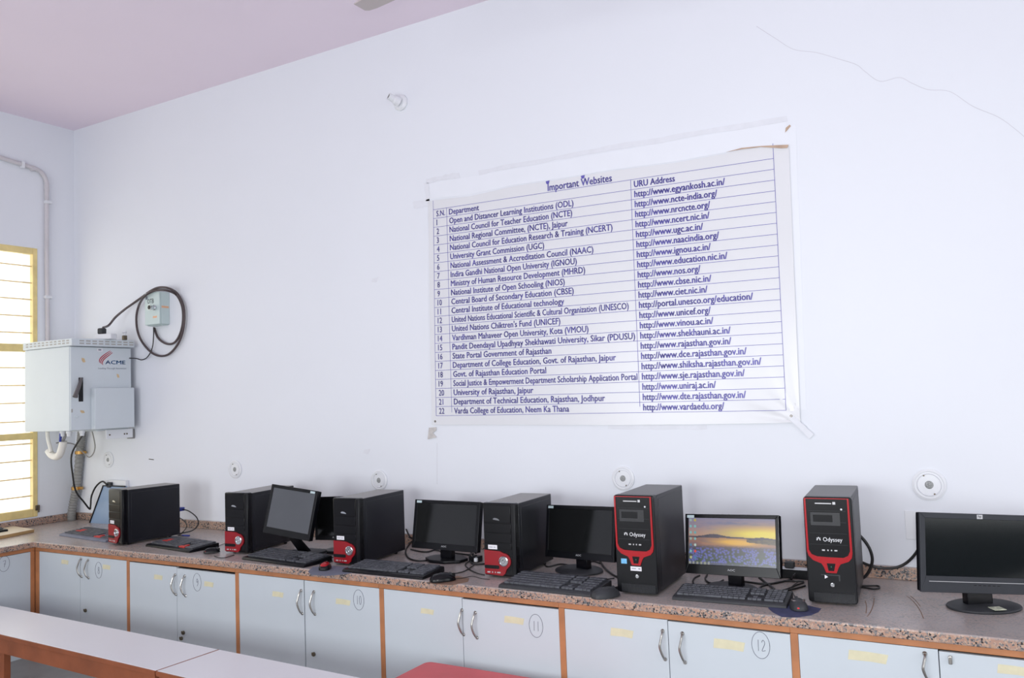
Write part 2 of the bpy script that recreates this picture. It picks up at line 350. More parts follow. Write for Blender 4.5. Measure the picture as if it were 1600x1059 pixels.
# ------------------------------------------------------------------ cabinets under the worktop
def pen_digit(d):
    return {'0': [[(.5+.4*math.cos(t*.524), .5+.5*math.sin(t*.524)) for t in range(13)]],
            '1': [[(.5, 0), (.55, 1)]], '2': [[(.1, .8), (.35, 1), (.75, .9), (.8, .65), (.1, .05), (.95, .1)]],
            '7': [[(.1, .9), (.9, 1), (.7, .5), (.45, 0)], [(.3, .5), (.95, .45)]],
            '8': [[(.5+.3*math.cos(t*.524), .75+.25*math.sin(t*.524)) for t in range(13)], [(.5+.4*math.cos(t*.524), .26+.26*math.sin(t*.524)) for t in range(13)]],
            '9': [[(.85, .7), (.5, 1), (.2, .7), (.5, .5), (.85, .75), (.8, .3), (.4, 0)]]}[d]
def cabinet(x0, x1, loc, rz, label, num, nx, nz, handles, locks, tapes, split, last=False, drop=(0, 0), gap=.003, fw_=.028):
    t = thing('base_cabinet', label, 'cabinet', loc, rz, 'cabinets under the granite worktop')
    yf = -.765; zt = ZC-.0385
    MB().box(x0, x1, -.71, -.03, .06, .075).box(x0+.002, x0+.016, -.71, -.03, .075, zt-.03).box(x1-.016, x1-.002, -.71, -.03, .075, zt-.03).box(x0+.016, x1-.016, -.045, -.03, .075, zt-.03).build('carcass', M['laminate'], t)
    MB().box(x0, x0+fw_, yf, yf+.05, 0, zt-.026, .0015).build('stile', M['wood'], t)
    if last: MB().box(x1-.028, x1, yf, yf+.05, 0, zt-.026, .0015).build('stile', M['wood'], t)
    MB().box(x0, x1, yf-.001, yf+.05, zt-.0255, zt, .002).build('top_rail', M['wood'], t)
    MB().box(x0+fw_, x1-(.028 if last else 0), yf+.004, yf+.03, 0, .06).build('plinth', M['laminate'], t)
    e1 = x1-(.028 if last else 0)-.001
    for k, (a, b) in enumerate(((x0+fw_+.001, split-gap/2), (split+gap/2, e1))):
        zd = zt-.028-drop[k]
        d = MB().box(a, b, yf+.0015, yf+.0195, .062, zd, .001).build('door', M['laminate'], t)
        hx = handles[k]
        if hx is not None:
            z1, z0 = hx[1], hx[2]; x = hx[0]; L = z1-z0
            mb = MB()
            if L > .04:
                mb.tube([(x, yf-.001, z1), (x+.001, yf-.014, z1-.1*L), (x-.004, yf-.022, z1-.35*L), (x-.006, yf-.025, z1-.5*L), (x-.002, yf-.022, z1-.7*L), (x+.004, yf-.014, z1-.9*L), (x+.005, yf-.001, z0)], lambda q: .0052-.0015*abs(q-.5), 8)
                for z, xx in ((z1, x), (z0, x+.005)): mb.lathe([(0, -.003), (.008, -.003), (.008, 0), (.005, .004), (0, .004)], 12, Matrix.Translation((xx, yf-.002, z)) @ Matrix.Rotation(PI/2, 4, 'X'))
            else:
                mb.box(x-.006, x+.006, yf-.012, yf+.001, z0, z1, .003)
            mb.build('handle', M['steel'], d)
        for (lx, lz) in locks:
            if a < lx < b:
                m2 = Matrix.Translation((lx, yf+.0015, lz)) @ Matrix.Rotation(PI/2, 4, 'X')
                MB().lathe([(0, 0), (.011, 0), (.011, .007), (.007, .012), (0, .012)], 14, m2).box(lx-.004, lx+.014, yf-.014, yf-.01, lz+.002, lz+.012, .001).build('lock', M['lockm'], d)
        for (tx, tz, tw, th, ta) in tapes:
            if a < tx < b:
                c, s = math.cos(ta), math.sin(ta); P = []
                for u, v in ((-.5, -.5), (.1, -.46), (.48, -.55), (.55, .4), (0, .5), (-.46, .5)): P.append((tx+u*tw*c-v*th*s, tz+u*tw*s+v*th*c))
                MB().prism(P, yf+.0008, yf+.0016, 'y').build('tape_remnant', M['tape'], d)
        if num and a < nx < b:
            nb = MB(); rx, rz_ = .034, .05
            nb.tube([(nx+rx*math.cos(i*PI/12), yf+.0012, nz+rz_*math.sin(i*PI/12)) for i in range(25)]+[(nx+rx*.97, yf+.0012, nz+.012)], .0011, 5)
            cw = .026 if len(num) == 1 else .02
            for i, ch in enumerate(num):
                ox = nx-cw*len(num)/2+i*cw
                for st in pen_digit(ch): nb.tube([(ox+.15*cw+p[0]*cw*.75, yf+.0012, nz-.022+p[1]*.042) for p in st], .0011, 5)
            nb.build('handwritten_number', M['pen'], d)
    return t
def cp(px, py): p = ony(px, py, -.79); return (p.x, p.z)
def hd(px, t, b): p = ony(px, t, -.79); q = ony(px, b, -.79); return (p.x, p.z, q.z)
def tp(px, py, w=.075, h=.028, a=0): p = cp(px, py); return (p[0], p[1], w, h, a)
XS = [.7665, 1.735, 2.690, 3.712, 4.708, 5.686, 6.68, 7.66]
cabinet(XS[0], XS[1], (0, 0, 0), 0, 'base cabinet marked 8 in the inner corner of the worktop', '8', *cp(148, 892), [hd(121, 874, 902), hd(132, 876, 904)], [cp(128, 955)], [tp(95, 879), tp(160, 887)], 1.262, fw_=.044)
cabinet(XS[1], XS[2], (0, 0, 0), 0, 'base cabinet marked 9 below the second red-fronted tower', '9', *cp(302, 911), [hd(268, 899, 930), hd(283, 901, 932)], [cp(281, 990), cp(278, 999)], [tp(241, 903), tp(320, 914)], 2.198, drop=(.004, .01))
cabinet(XS[2], XS[3], (0, 0, 0), 0, 'base cabinet marked 10 with a brown gap between its doors', '10', *cp(555, 939), [hd(465, 924, 960), hd(485, 926, 961)], [cp(485, 1024)], [tp(428, 930, .08), tp(530, 942, .095)], 3.208, gap=.007)
cabinet(XS[3], XS[4], (0, 0, 0), 0, 'base cabinet marked 11 behind the low red bench', '11', *cp(833, 980), [hd(717, 955, 993), hd(738, 959, 998)], [], [tp(662, 957, .075, .025), tp(798, 971, .1, .03)], 4.203, drop=(0, .006))
cabinet(XS[4], XS[5], (0, 0, 0), 0, 'base cabinet marked 12 below the lit monitor', '12', *cp(1186, 1011), [hd(1032, 988, 1032), hd(1063, 992, 1037)], [], [tp(967, 991, .1, .033), tp(1135, 1010, .12, .037)], 5.203, drop=(0, .004))
cabinet(XS[5], XS[6], (0, 0, 0), 0, 'unnumbered base cabinet with one broken door handle, rightmost in the row', None, 0, 0, [hd(1444, 1024, 1066), hd(1484, 1027, 1040)], [], [tp(1353, 1029, .13, .035), tp(1585, 1051, .1, .03)], 6.184, last=True, drop=(0, .005))
p7 = onx(10, 881, .79)
cabinet(-1.745, -.7665, (0, 0, 0), PI/2, 'base cabinet marked 7 under the window side of the worktop', '7', p7.y, p7.z, [(-1.3, .62, .5), (-1.22, .62, .5)], [], [], -1.262, last=True)

# ------------------------------------------------------------------ foreground benches
def bench2(x0, x1, label, legs):
    ZB = .45; t = thing('bench', label, 'bench', (x0, -1.172-.034*(x0-1.1), 0), -.034, 'white topped benches'); L = x1-x0
    MB().box(0, L, -.335, 0, ZB-.018, ZB, .002).build('bench_top', M['bench_top'], t)
    MB().box(0, L, -.3415, -.3355, ZB-.022, ZB-.001, .001).build('edge_strip', M['wood_dark'], t)
    for xa in (-.0035, L+.0002): MB().box(xa, xa+.0033, -.3355, 0, ZB-.022, ZB-.0005).build('edge_strip', M['wood_dark'], t)
    for y0, y1 in ((-.334, -.312), (-.03, -.008)):
        MB().box(.01, L-.01, y0, y1, ZB-.1, ZB-.0185, .002).build('apron', M['wood_dark'], t)
    for lx in legs:
        for y0, y1, q in ((-.311, -.275, 0), (-.068, -.031, .5)):
            MB().box(lx-q, lx-q+.05, y0, y1, 0, ZB-.0185, .002).build('leg', M['wood_dark'], t)
    return t
bench2(.82, 3.109, 'long white topped bench with a brown apron, standing left of the seam', [.895, 2.2])
bench2(3.117, 4.12, 'short white topped bench right of the seam, partly cut off by the frame', [.56, .9])
rb = thing('red_bench', 'low bench with a faded red top and rounded corner before cabinet 11', 'bench', (4.075, -.872, 0))
MB().prism(rrect(0, .95, -.34, 0, .035), .385, .41, 'z', bev=.004).build('seat', M['redtop'], rb)
MB().box(.04, .91, -.31, -.03, .33, .3845, .003).build('apron', M['wood_dark'], rb)
for lx in (.05, .86):
    for ly in (-.3, -.08): MB().box(lx, lx+.04, ly, ly+.04, 0, .33, .003).build('leg', M['wood_dark'], rb)

# ------------------------------------------------------------------ ceiling fan
FZ = 3.4
fl = onz(575, 18, FZ); fd = Vector((1, -.12, 0)).normalized(); fh = fl+fd*.75+Vector((-.005, -.05, 0))
fan = thing('ceiling_fan', 'grey ceiling fan with one blade tip showing at the top edge', 'fan', (fh.x, fh.y, FZ), math.atan2(fd.y, fd.x))
MB().lathe([(0, -.06), (.06, -.06), (.1, -.03), (.1, .02), (.06, .06), (0, .06)], 28).build('motor', M['fan'], fan)
MB().tube([(0, 0, .05), (0, 0, RZ-FZ-.02)], .012).lathe([(.012, RZ-FZ-.08), (.05, RZ-FZ-.05), (.055, RZ-FZ-.001), (0, RZ-FZ-.001)], 20).build('downrod', M['fan'], fan)
for k in range(3):
    mtx = Matrix.Rotation(PI+k*2*PI/3, 4, 'Z')
    MB().prism([(.17, -.045), (.69, -.05), (.735, -.044), (.75, -.03), (.742, .044), (.69, .05), (.17, .045)], -.003, .003, 'z', mtx).build('blade', M['fan'], fan)
    MB().box(.08, .24, -.02, .02, -.012, -.0035, .002, mtx=mtx).build('blade_bracket', M['fan'], fan)

# ------------------------------------------------------------------ towers
def face(mb, w, h, poly, y0, y1): mb.prism([(u*w, (1-v)*h) for u, v in poly], y0, y1, 'y')
def tower_red(label, x, y, yaw, d=.41, w=.177, h=.352):
    c, s = math.cos(yaw), math.sin(yaw)
    t = thing('computer_tower', label, 'computer', (x-w/2*c, y-w/2*s, ZC), yaw, 'towers with a red control panel')
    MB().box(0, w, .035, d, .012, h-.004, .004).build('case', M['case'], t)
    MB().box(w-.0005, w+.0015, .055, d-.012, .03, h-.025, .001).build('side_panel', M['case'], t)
    MB().box(0, w, 0, .034, .008, h, .006).build('front_bezel', M['front'], t)
    MB().box(w*.86, w*.985, -.004, .03, .01, h-.003, .004).build('side_trim', M['black'], t)
    for v0, v1 in ((.03, .265), (.275, .40), (.41, .53)):
        MB().box(.006, w*.845, -.0035, .002, (1-v1)*h, (1-v0)*h, .0015).build('drive_cover', M['front'], t)
    MB().box(.006, w*.845, -.003, .002, (1-.62)*h, (1-.54)*h, .0015).build('drive_cover', M['front'], t)
    cu, cv = .61*w, (1-.775)*h; R = .21*w
    P = [(.004, .045*h), (.56*w, .03*h), (.64*w, .06*h), (.68*w, .115*h), (.74*w, .145*h)]
    P += [(cu+R*math.cos(a), cv+R*math.sin(a)) for a in [math.radians(q) for q in range(-40, 91, 13)]]
    P += [(.5*w, .355*h), (.004, .365*h)]
    MB().prism(P, -.006, .001, 'y').build('control_panel', M['red'], t)
    MB().prism(rrect(.004, .47*w, .118*h, .165*h, .006), -.0068, -.005, 'y').build('floppy_slot', M['black'], t)
    m2 = Matrix.Translation((cu, -.006, cv)) @ Matrix.Rotation(PI/2, 4, 'X')
    MB().lathe([(0, .001), (.006, .001), (.007, .004), (.009, .002), (.019, .002), (.021, .006), (.024, .005), (.0255, 0)], 28, m2).build('power_dial', M['chrome'], t)
    for u0, u1 in ((.1, .19), (.24, .275), (.33, .36), (.4, .5)):
        MB().box(u0*w, u1*w, -.0072, -.005, .062*h, .08*h, .0006).build('port', M['silver'], t)
    MB().box(.14*w, .42*w, -.0042, -.0036, .378*h, .435*h, 0).build('label_sticker', M['sticker'], t)
    MB().box(.17*w, .28*w, -.0045, -.0043, .402*h, .409*h).box(.31*w, .37*w, -.0045, -.0043, .402*h, .409*h).build('sticker_print', M['pen'], t)
    bd = [(.31, .785), (.36, .8), (.44, .795), (.5, .78), (.52, .765), (.42, .77), (.33, .775)]
    MB().prism([(a*w, b*h) for a, b in bd], -.0048, -.0034, 'y').build('badge', M['chrome'], t)
    for fx in (.02, w-.03):
        for fy in (.05, d-.06): MB().lathe([(.009, 0), (.011, .0125)], 12, Matrix.Translation((fx+.005, fy, 0))).add([], []).build('foot', M['black'], t)
    MB().box(.02, w-.02, d-.0005, d+.002, h*.6, h*.92, .001).box(w*.35, w*.8, d-.0005, d+.006, h*.25, h*.45, .001).build('rear_plate', M['steel'], t)
    return t
tower_red('black tower with red panel in the worktop corner, flank turned to the camera', 1.4973, -.6717, -.124, d=.392)
tower_red('black tower with red panel half hidden behind the crooked monitor', 2.5386, -.6148, .1026)
tower_red('black tower with red panel behind the small red-topped mouse', 3.404, -.6438, .0571)
tower_red('black tower with red panel standing between the two widescreen monitors', 4.3238, -.6024, .0543)

def tower_ody(label, x, y, yaw, sticker, w=.1815, h=.42, d=.42):
    c, s = math.cos(yaw), math.sin(yaw)
    t = thing('computer_tower', label, 'computer', (x-w/2*c, y-w/2*s, ZC), yaw, 'towers with a red rim')
    U = lambda px: (px-92)/362*w
    Z = lambda py: (1-(py-150)/838)*h
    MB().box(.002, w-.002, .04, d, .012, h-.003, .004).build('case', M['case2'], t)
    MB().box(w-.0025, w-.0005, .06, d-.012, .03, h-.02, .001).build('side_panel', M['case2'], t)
    MB().prism(rrect(0, w, .008, h, .012, rb=.012), 0, .04, 'y', bev=.004).build('front_bezel', M['black'], t)
    # red rim: outer and inner outlines
    out = [(98, 158), (432, 158), (436, 580), (428, 620), (405, 645), (350, 665), (330, 690), (312, 738), (236, 738), (222, 695), (200, 668), (145, 645), (110, 612), (100, 575)]
    inn = [(113, 167), (418, 167), (418, 565), (402, 600), (372, 617), (175, 613), (136, 598), (117, 565)]
    # rim from strips
    rim = MB()
    rim.prism([(U(a), Z(b)) for a, b in ((98, 160), (432, 160), (430, 166), (100, 166))], -.003, .002, 'y')
    rim.prism([(U(a), Z(b)) for a, b in ((99, 166), (112, 166), (116, 565), (134, 598), (175, 614), (270, 618), (270, 668), (205, 668), (145, 645), (112, 612), (101, 575))], -.005, .002, 'y')
    rim.prism([(U(a), Z(b)) for a, b in ((431, 166), (419, 166), (419, 565), (403, 600), (370, 617), (270, 618), (270, 668), (345, 667), (405, 645), (428, 618), (436, 578))], -.005, .002, 'y')
    rim.prism([(U(a), Z(b)) for a, b in ((205, 668), (345, 667), (330, 692), (312, 738), (236, 738), (222, 697))], -.005, .002, 'y')
    rim.build('red_rim', M['red_b'], t)
    ip = MB().prism([(U(a), Z(b)) for a, b in inn], -.002, .002, 'y').build('drive_panel', M['front'], t)
    for q in (258, 347, 433, 520): MB().box(U(128), U(404), -.0024, -.0018, Z(q+1.5), Z(q), 0).build('panel_seam', M['dusty'], ip)
    if True: MB().box(U(142), U(360), -.0023, -.0019, Z(372), Z(272)).build('dusty_patch', M['patch'], ip)
    MB().box(U(160), U(305), -.0026, -.0022, Z(345), Z(290)).build('clean_patch', M['front'], ip)
    MB().prism([(U(a), Z(b)) for a, b in ((244, 664), (308, 664), (294, 722), (254, 722))], -.0062, -.0045, 'y').build('power_button', M['front'], t)
    m2 = Matrix.Translation((U(276), -.0062, Z(690))) @ Matrix.Rotation(PI/2, 4, 'X')
    MB().lathe([(0, .001), (.002, .001), (.0025, 0)], 10, m2).build('indicator', mat('green_led', (20, 110, 80), .3), t)
    tx = MB(); fn = lambda a, b: (a, -.0027, b)
    text_on(tx, 'Odyssey', fn, U(226), U(368), Z(496), .0235, .0)
    for k in range(5):   # crown-like emblem
        a = math.radians(-20+k*55); tx.add([(U(193)+.0085*math.cos(a+q)*r_, -.0027, Z(481)+.0085*math.sin(a+q)*r_) for q, r_ in ((-.42, .55), (-.2, 1), (.2, 1), (.42, .55), (0, .3))], [(0, 1, 2, 3, 4)])
    tx.build('lettering', M['whitep'], ip, shade=False)
    MB().box(U(180), U(302), -.0028, -.0022, Z(205), Z(197)).box(U(311), U(332), -.0028, -.0022, Z(208), Z(188)).build('small_print', M['silver'], ip)
    for a in (225, 258, 284, 316):
        r_ = .0055 if a in (225, 316) else .0025
        MB().box(U(a)-r_, U(a)+r_, -.0034, -.0018, Z(570), Z(559), .0005).build('port', M['silver'], ip)
    MB().lathe([(0, .0015), (.003, .0015), (.004, 0)], 12, Matrix.Translation((U(373), -.002, Z(245))) @ Matrix.Rotation(PI/2, 4, 'X')).build('badge_stud', M['whitep'], ip)
    if sticker:
        MB().box(U(138), U(189), -.0008, .0002, Z(731), Z(689)).build('logo_sticker', M['blue_st'], t)
        MB().box(U(220), U(318), -.0012, .0002, Z(786), Z(750)).build('label_sticker', M['sticker'], t)
        MB().box(U(232), U(268), -.0015, -.0012, Z(770), Z(765)).box(U(290), U(308), -.0015, -.0012, Z(771), Z(764)).build('sticker_print', M['pen'], t)
    else:
        MB().prism([(U(a), Z(b)) for a, b in ((222, 786), (222, 755), (246, 772))], -.001, .0002, 'y').build('torn_sticker', M['sticker'], t)
        MB().prism([(U(a), Z(b)) for a, b in ((196, 752), (335, 752), (335, 800), (325, 800), (325, 760), (196, 760))], -.001, .0002, 'y').build('sticker_residue', M['dusty'], t)
    MB().lathe([(0, .002), (.004, .0025), (.0075, .002), (.0085, 0)], 18, Matrix.Translation((U(276), 0, Z(832))) @ Matrix.Rotation(PI/2, 4, 'X')).build('case_lock', M['chrome'], t)
    g = MB().prism(rrect(U(125), U(440), Z(970), Z(888), .008), -.002, .001, 'y').build('lower_grille', M['black'], t)
    sl = MB()
    for i in range(30):
        a = 138+i*10; sl.box(U(a), U(a+4), -.0042, -.0015, Z(962), Z(896), 0)
    sl.build('grille_ribs', M['dusty'], g, kind='stuff')
    for fx in (.03, w-.03):
        for fy in (.05, d-.06): MB().lathe([(.009, 0), (.011, .0125)], 12, Matrix.Translation((fx, fy, 0))).build('foot', M['black'], t)
    return t
tower_ody('red-rimmed black tower carrying blue and white stickers, left of the lit monitor', 5.0455, -.6804, .0365, True)
tower_ody('red-rimmed black tower with a torn sticker, standing alone right of the lit monitor', 5.8107, -.5542, .0762, False)

# ------------------------------------------------------------------ monitors
def monitor(label, base, c, yaw, tilt, roll, w, h, bez=(.016, .018, .03), screen='screen', depth=.034, kind='ellipse', bsize=(.105, .085), sticker=None, logo=None, neckw=.055, frame='black', screen_fn=None):
    bx, by = base
    t = thing('monitor', label, 'monitor', (bx, by, ZC), yaw, 'monitors on the worktop')
    inv = Matrix.Rotation(-yaw, 3, 'Z'); cl = inv @ (Vector(c)-Vector((bx, by, ZC)))
    mt = Matrix.Translation(cl) @ Matrix.Rotation(tilt, 4, 'X') @ Matrix.Rotation(roll, 4, 'Y')
    bs, btop, bbot = bez; W2, H2 = w/2, h/2
    x0, x1, z0, z1 = -W2+bs, W2-bs, -H2+bbot, H2-btop
    # bezel ring (four mitred bars) and back shell
    b = MB()
    for P in ([(-W2, -H2), (W2, -H2), (x1, z0), (x0, z0)], [(W2, -H2), (W2, H2), (x1, z1), (x1, z0)], [(W2, H2), (-W2, H2), (x0, z1), (x1, z1)], [(-W2, H2), (-W2, -H2), (x0, z0), (x0, z1)]):
        b.prism(P, 0, .012, 'y', mt, bev=.0015)
    b.build('bezel', M[frame], t)
    MB().box(-W2+.001, W2-.001, .0115, depth, -H2+.001, H2-.001, .004, mtx=mt).box(-W2*.7, W2*.7, depth-.004, depth+.02, -H2*.7, H2*.7, .012, mtx=mt).build('back_shell', M['black'], t)
    if screen_fn: screen_fn(t, x0, x1, z0, z1, mt)
    else: MB().box(x0, x1, .003, .01, z0, z1, mtx=mt).build('screen', M[screen], t)
    if sticker:
        sx = x0-.006 if sticker == 'l' else x1-.036
        MB().box(sx, sx+.034, -.0006, .0004, H2-.017, H2-.005, mtx=mt).build('energy_sticker', mat('pale_sticker', (190, 208, 212), .4), t)
    if logo:
        tx = MB()
        lz = -H2+bbot*.45 if logo != 'hp' else H2-btop*.62
        if logo == 'hp':
            MB().box(-.011, .011, -.0008, .0004, H2-btop*.9, H2-btop*.1, mtx=mt).build('logo_plate', M['silver'], t)
            text_on(tx, 'hp', lambda a, q: mt @ Vector((a, -.0012, q)), -.006, .006, H2-btop*.62, .012, .02); tx.build('logo', M['black'], t, shade=False)
        else:
            text_on(tx, logo, lambda a, q: mt @ Vector((a, -.0006, q)), -.017, .017, lz, .0125, .03); tx.build('logo', M['whitep'], t, shade=False)
    pb = mt @ Vector((0, .018, -H2))
    if kind == 'slab':
        MB().prism(rrect(-.11, .11, -.035, .1, .02), 0, .012, 'z', bev=.003).build('base', M['dusty'], t)
        q = mt @ Vector((.015, .02, -H2+.02))
        nb = MB(); a = Vector((-.03, .03, .012))
        P = [Vector((-.06, .01, .012)), Vector((.02, .01, .012)), Vector((q.x+.03, q.y-.008, q.z)), Vector((q.x-.03, q.y-.008, q.z))]
        Q = [p+Vector((0, .022, 0)) for p in P]
        nb.add(P+Q, [(0, 1, 2, 3), (7, 6, 5, 4), (0, 4, 5, 1), (1, 5, 6, 2), (2, 6, 7, 3), (3, 7, 4, 0)]); nb.build('neck', M['black'], t)
    else:
        sxx, syy = bsize
        if kind == 'octagon':
            P = [(sxx*math.cos(a), syy*math.sin(a)) for a in [math.radians(22.5+45*i) for i in range(8)]]
            MB().prism(P, 0, .016, 'z', bev=.004).build('base', M['black'], t)
        else:
            MB().lathe([(0, .02), (.55, .019), (.86, .015), (.98, .009), (1, .005), (.98, 0), (0, 0)], 40, None, sxx, syy).build('base', M['dusty' if logo else 'black'], t)
        MB().box(pb.x-neckw/2, pb.x+neckw/2, max(-.02, pb.y-.022), max(-.02, pb.y-.022)+.034, .015, pb.z+.03, .004).build('neck', M['front'], t)
    return t, mt
monitor('small square monitor tilted crooked in front of the second tower', (2.93, -.47), (2.916, -.5639, .9986), .0435, -.1998, .0983, .3508, .2756, bez=(.018, .018, .036), screen='screen_m', kind='slab', sticker='r')
MBX = ony(492, 810, -.405).x
monitor('dark monitor half hidden between the crooked monitor and the third tower', (MBX+.15, -.36), (MBX+.15, -.405, .948), .0, -.06, -.05, .30, .245, bez=(.015, .015, .026), logo='AOC', kind='octagon', bsize=(.1, .075))
t3, m3 = monitor('dark widescreen monitor on an octagonal foot between the third and fourth towers', (3.835, -.352), (3.8449, -.3693, .938), -.0537, -.1735, -.0055, .4363, .2565, bez=(.02, .018, .033), sticker='l', logo='AOC', kind='octagon', bsize=(.125, .095), neckw=.075)
monitor('dark widescreen monitor on a round foot left of the first red-rimmed tower', (4.61, -.345), (4.6317, -.3739, .9419), -.2567, -.1585, -.0438, .4301, .2527, bez=(.017, .018, .033), sticker='l', logo='AOC', bsize=(.125, .105), neckw=.07)

def lit_screen(t, x0, x1, z0, z1, mt):
    nx, nz = 170, 100; vs = []; fs = []; cols = []
    icons = {}
    rr = random.Random(3)
    for c_ in range(2):
        for r_ in range(7): icons[(c_, r_)] = rr.choice([(90, 170, 180), (150, 180, 170), (60, 120, 160), (190, 190, 120), (120, 190, 190), (90, 150, 170)])
    icons[(1, 5)] = (230, 60, 40); icons[(1, 0)] = (190, 170, 60); icons[(1, 4)] = (190, 220, 210)
    def mixc(a, b, t): t = max(0, min(1, t)); return tuple(p+(q-p)*t for p, q in zip(a, b))
    def N(x, y, s, o=0): return noise.noise(Vector((x*s, y*s*1.0, o)))
    def colour(u, v):      # u right, v down, 0..1
        hz = .395-.05*max(0, N(u, 0, 4, 2))-.055*math.exp(-((u-.3)/.12)**2)+.05*max(0, u-.55)
        sh = .43+.02*N(u, 0, 6, 5)-.005
        if v < hz:
            glow = math.exp(-((u-.85)/.42)**2-((v-.33)/.12)**2)
            c = mixc((128, 122, 150), (176, 132, 120), v/.38)
            cl = N(u*.6, v*2.6, 5, 1)+.5*N(u, v*3, 11, 4)
            c = mixc(c, (78, 96, 150), .7*max(0, cl+.15)*(1.2-v*2.4))
            c = mixc(c, (226, 150, 70), .75*math.exp(-((v-.26)/.12)**2)*max(0, u-.25)*1.5)
            c = mixc(c, (246, 222, 74), min(1, 1.15*glow)); 
            return c
        if v < sh+.02*(u > .7): return mixc((66, 58, 74), (52, 48, 60), N(u, v, 20)+.5)
        if v < .62:
            pt = .47+.13*abs(u-.62)
            if u > .68+.0*v and v < .5+.14*(u-.7) and v > .42: return mixc((70, 62, 52), (96, 82, 58), N(u, v, 30)+.5)
            g = math.exp(-((u-.55-.5*(v-.47))/.26)**2-((v-.51)/.075)**2)
            c = mixc((118, 88, 92), (150, 100, 84), N(u, v*3, 8, 3)+.5); c = mixc(c, (240, 178, 60), min(1, 1.25*g))
            c = mixc(c, (70, 60, 66), max(0, (v-.57)*18)*(.6+.5*N(u, v, 40)))
            return c
        b = -.25
        gx, gy = u*44, v*30
        for ix in (-1, 0, 1):
            for iy in (-1, 0, 1):
                cx_, cy_ = math.floor(gx)+ix, math.floor(gy)+iy
                h1, h2, h3 = (noise.cell(Vector((cx_+.5, cy_+.5, q))) for q in (1.5, 2.5, 3.5))
                if h1*.5+.5 < .2+.7*(N(cx_/44, cy_/30, 9, 3)+.5): b = max(b, .5*math.exp(-(((gx-cx_-.5-.4*h2)/.55)**2+((gy-cy_-.5-.4*h3)/.6)**2))-.08)
        c = mixc((62, 58, 66), (46, 62, 48), (v-.62)*3.5)
        c = mixc(c, (92, 96, 190), max(0, min(1, (b+.05)*2.6)))
        if .66 > v: c = mixc(c, (84, 70, 82), .5)
        if v > .955: c = mixc((70, 74, 86), c, .25)
        return c
    for j in range(nz+1):
        for i in range(nx+1):
            u, v = i/nx, j/nz
            vs.append(mt @ Vector((x0+(x1-x0)*u, .002, z1+(z0-z1)*v)))
            c = colour(u, v)
            for (ci, ri), ic in icons.items():
                du = (u-(.025+.053*ci))/.014; dv = (v-(.05+.135*ri))/.03
                q = du*du+dv*dv
                if q < 1.2: c = mixc(ic, c, max(0, q-.5)*.9)
            if v > .945 and u < .26 and (u*22) % 1 < .55: c = mixc(c, (190, 190, 160), .6)
            cols.append(lin(tuple(255*(.12+.78*k/255) for k in c)))
    for j in range(nz):
        for i in range(nx): a = j*(nx+1)+i; fs.append((a, a+nx+1, a+nx+2, a+1))
    m = bpy.data.materials.new('lit_display'); m.use_nodes = True; nt = m.node_tree; b = nt.nodes['Principled BSDF']
    at = nt.nodes.new('ShaderNodeVertexColor'); at.layer_name = 'picture'
    b.inputs['Base Color'].default_value = (.01, .01, .012, 1); b.inputs['Roughness'].default_value = .18
    nt.links.new(at.outputs[0], b.inputs['Emission Color']); b.inputs['Emission Strength'].default_value = 1.0
    o = MB().add(vs, fs).build('screen', m, t, label='lit screen showing a sunset over a lake and blue flowers')
    ca = o.data.color_attributes.new('picture', 'FLOAT_COLOR', 'POINT')
    for i, c in enumerate(cols): ca.data[i].color = (*c, 1)
    MB().box(x0-.001, x1+.001, .0035, .01, z0-.001, z1+.001, mtx=mt).build('screen_backing', M['screen'], t)
monitor('lit monitor showing a sunset lake, between the two red-rimmed towers', (5.378, -.435), (5.3927, -.4658, .9431), -.1433, -.1915, -.0461, .4239, .2545, bez=(.0155, .0165, .041), sticker='l', logo='AOC', bsize=(.115, .085), neckw=.062, screen_fn=lit_screen, frame='front')
t6, m6 = monitor('big dark monitor on a wide oval foot, rightmost on the worktop', (6.322, -.385), (6.3252, -.4142, .9561), .5655, -.0505, .0735, .4625, .2926, bez=(.021, .02, .06), logo='hp', bsize=(.135, .105), neckw=.1, frame='hpf', screen='hps')
MB().box(-.022, .022, -.105, -.05, .0165, .0185).build('foot_sticker', mat('foot_label', (196, 200, 178), .5, var=.3, scale=90), t6)
MB().box(-.2, .205, -.0004, .0006, -.107, -.105, mtx=m6).build('chin_line', M['silver'], t6)
for i in range(6): MB().box(-.03+i*.018, -.02+i*.018, -.0008, .0004, -.118, -.115, mtx=m6).build('menu_button', M['black'], t6)

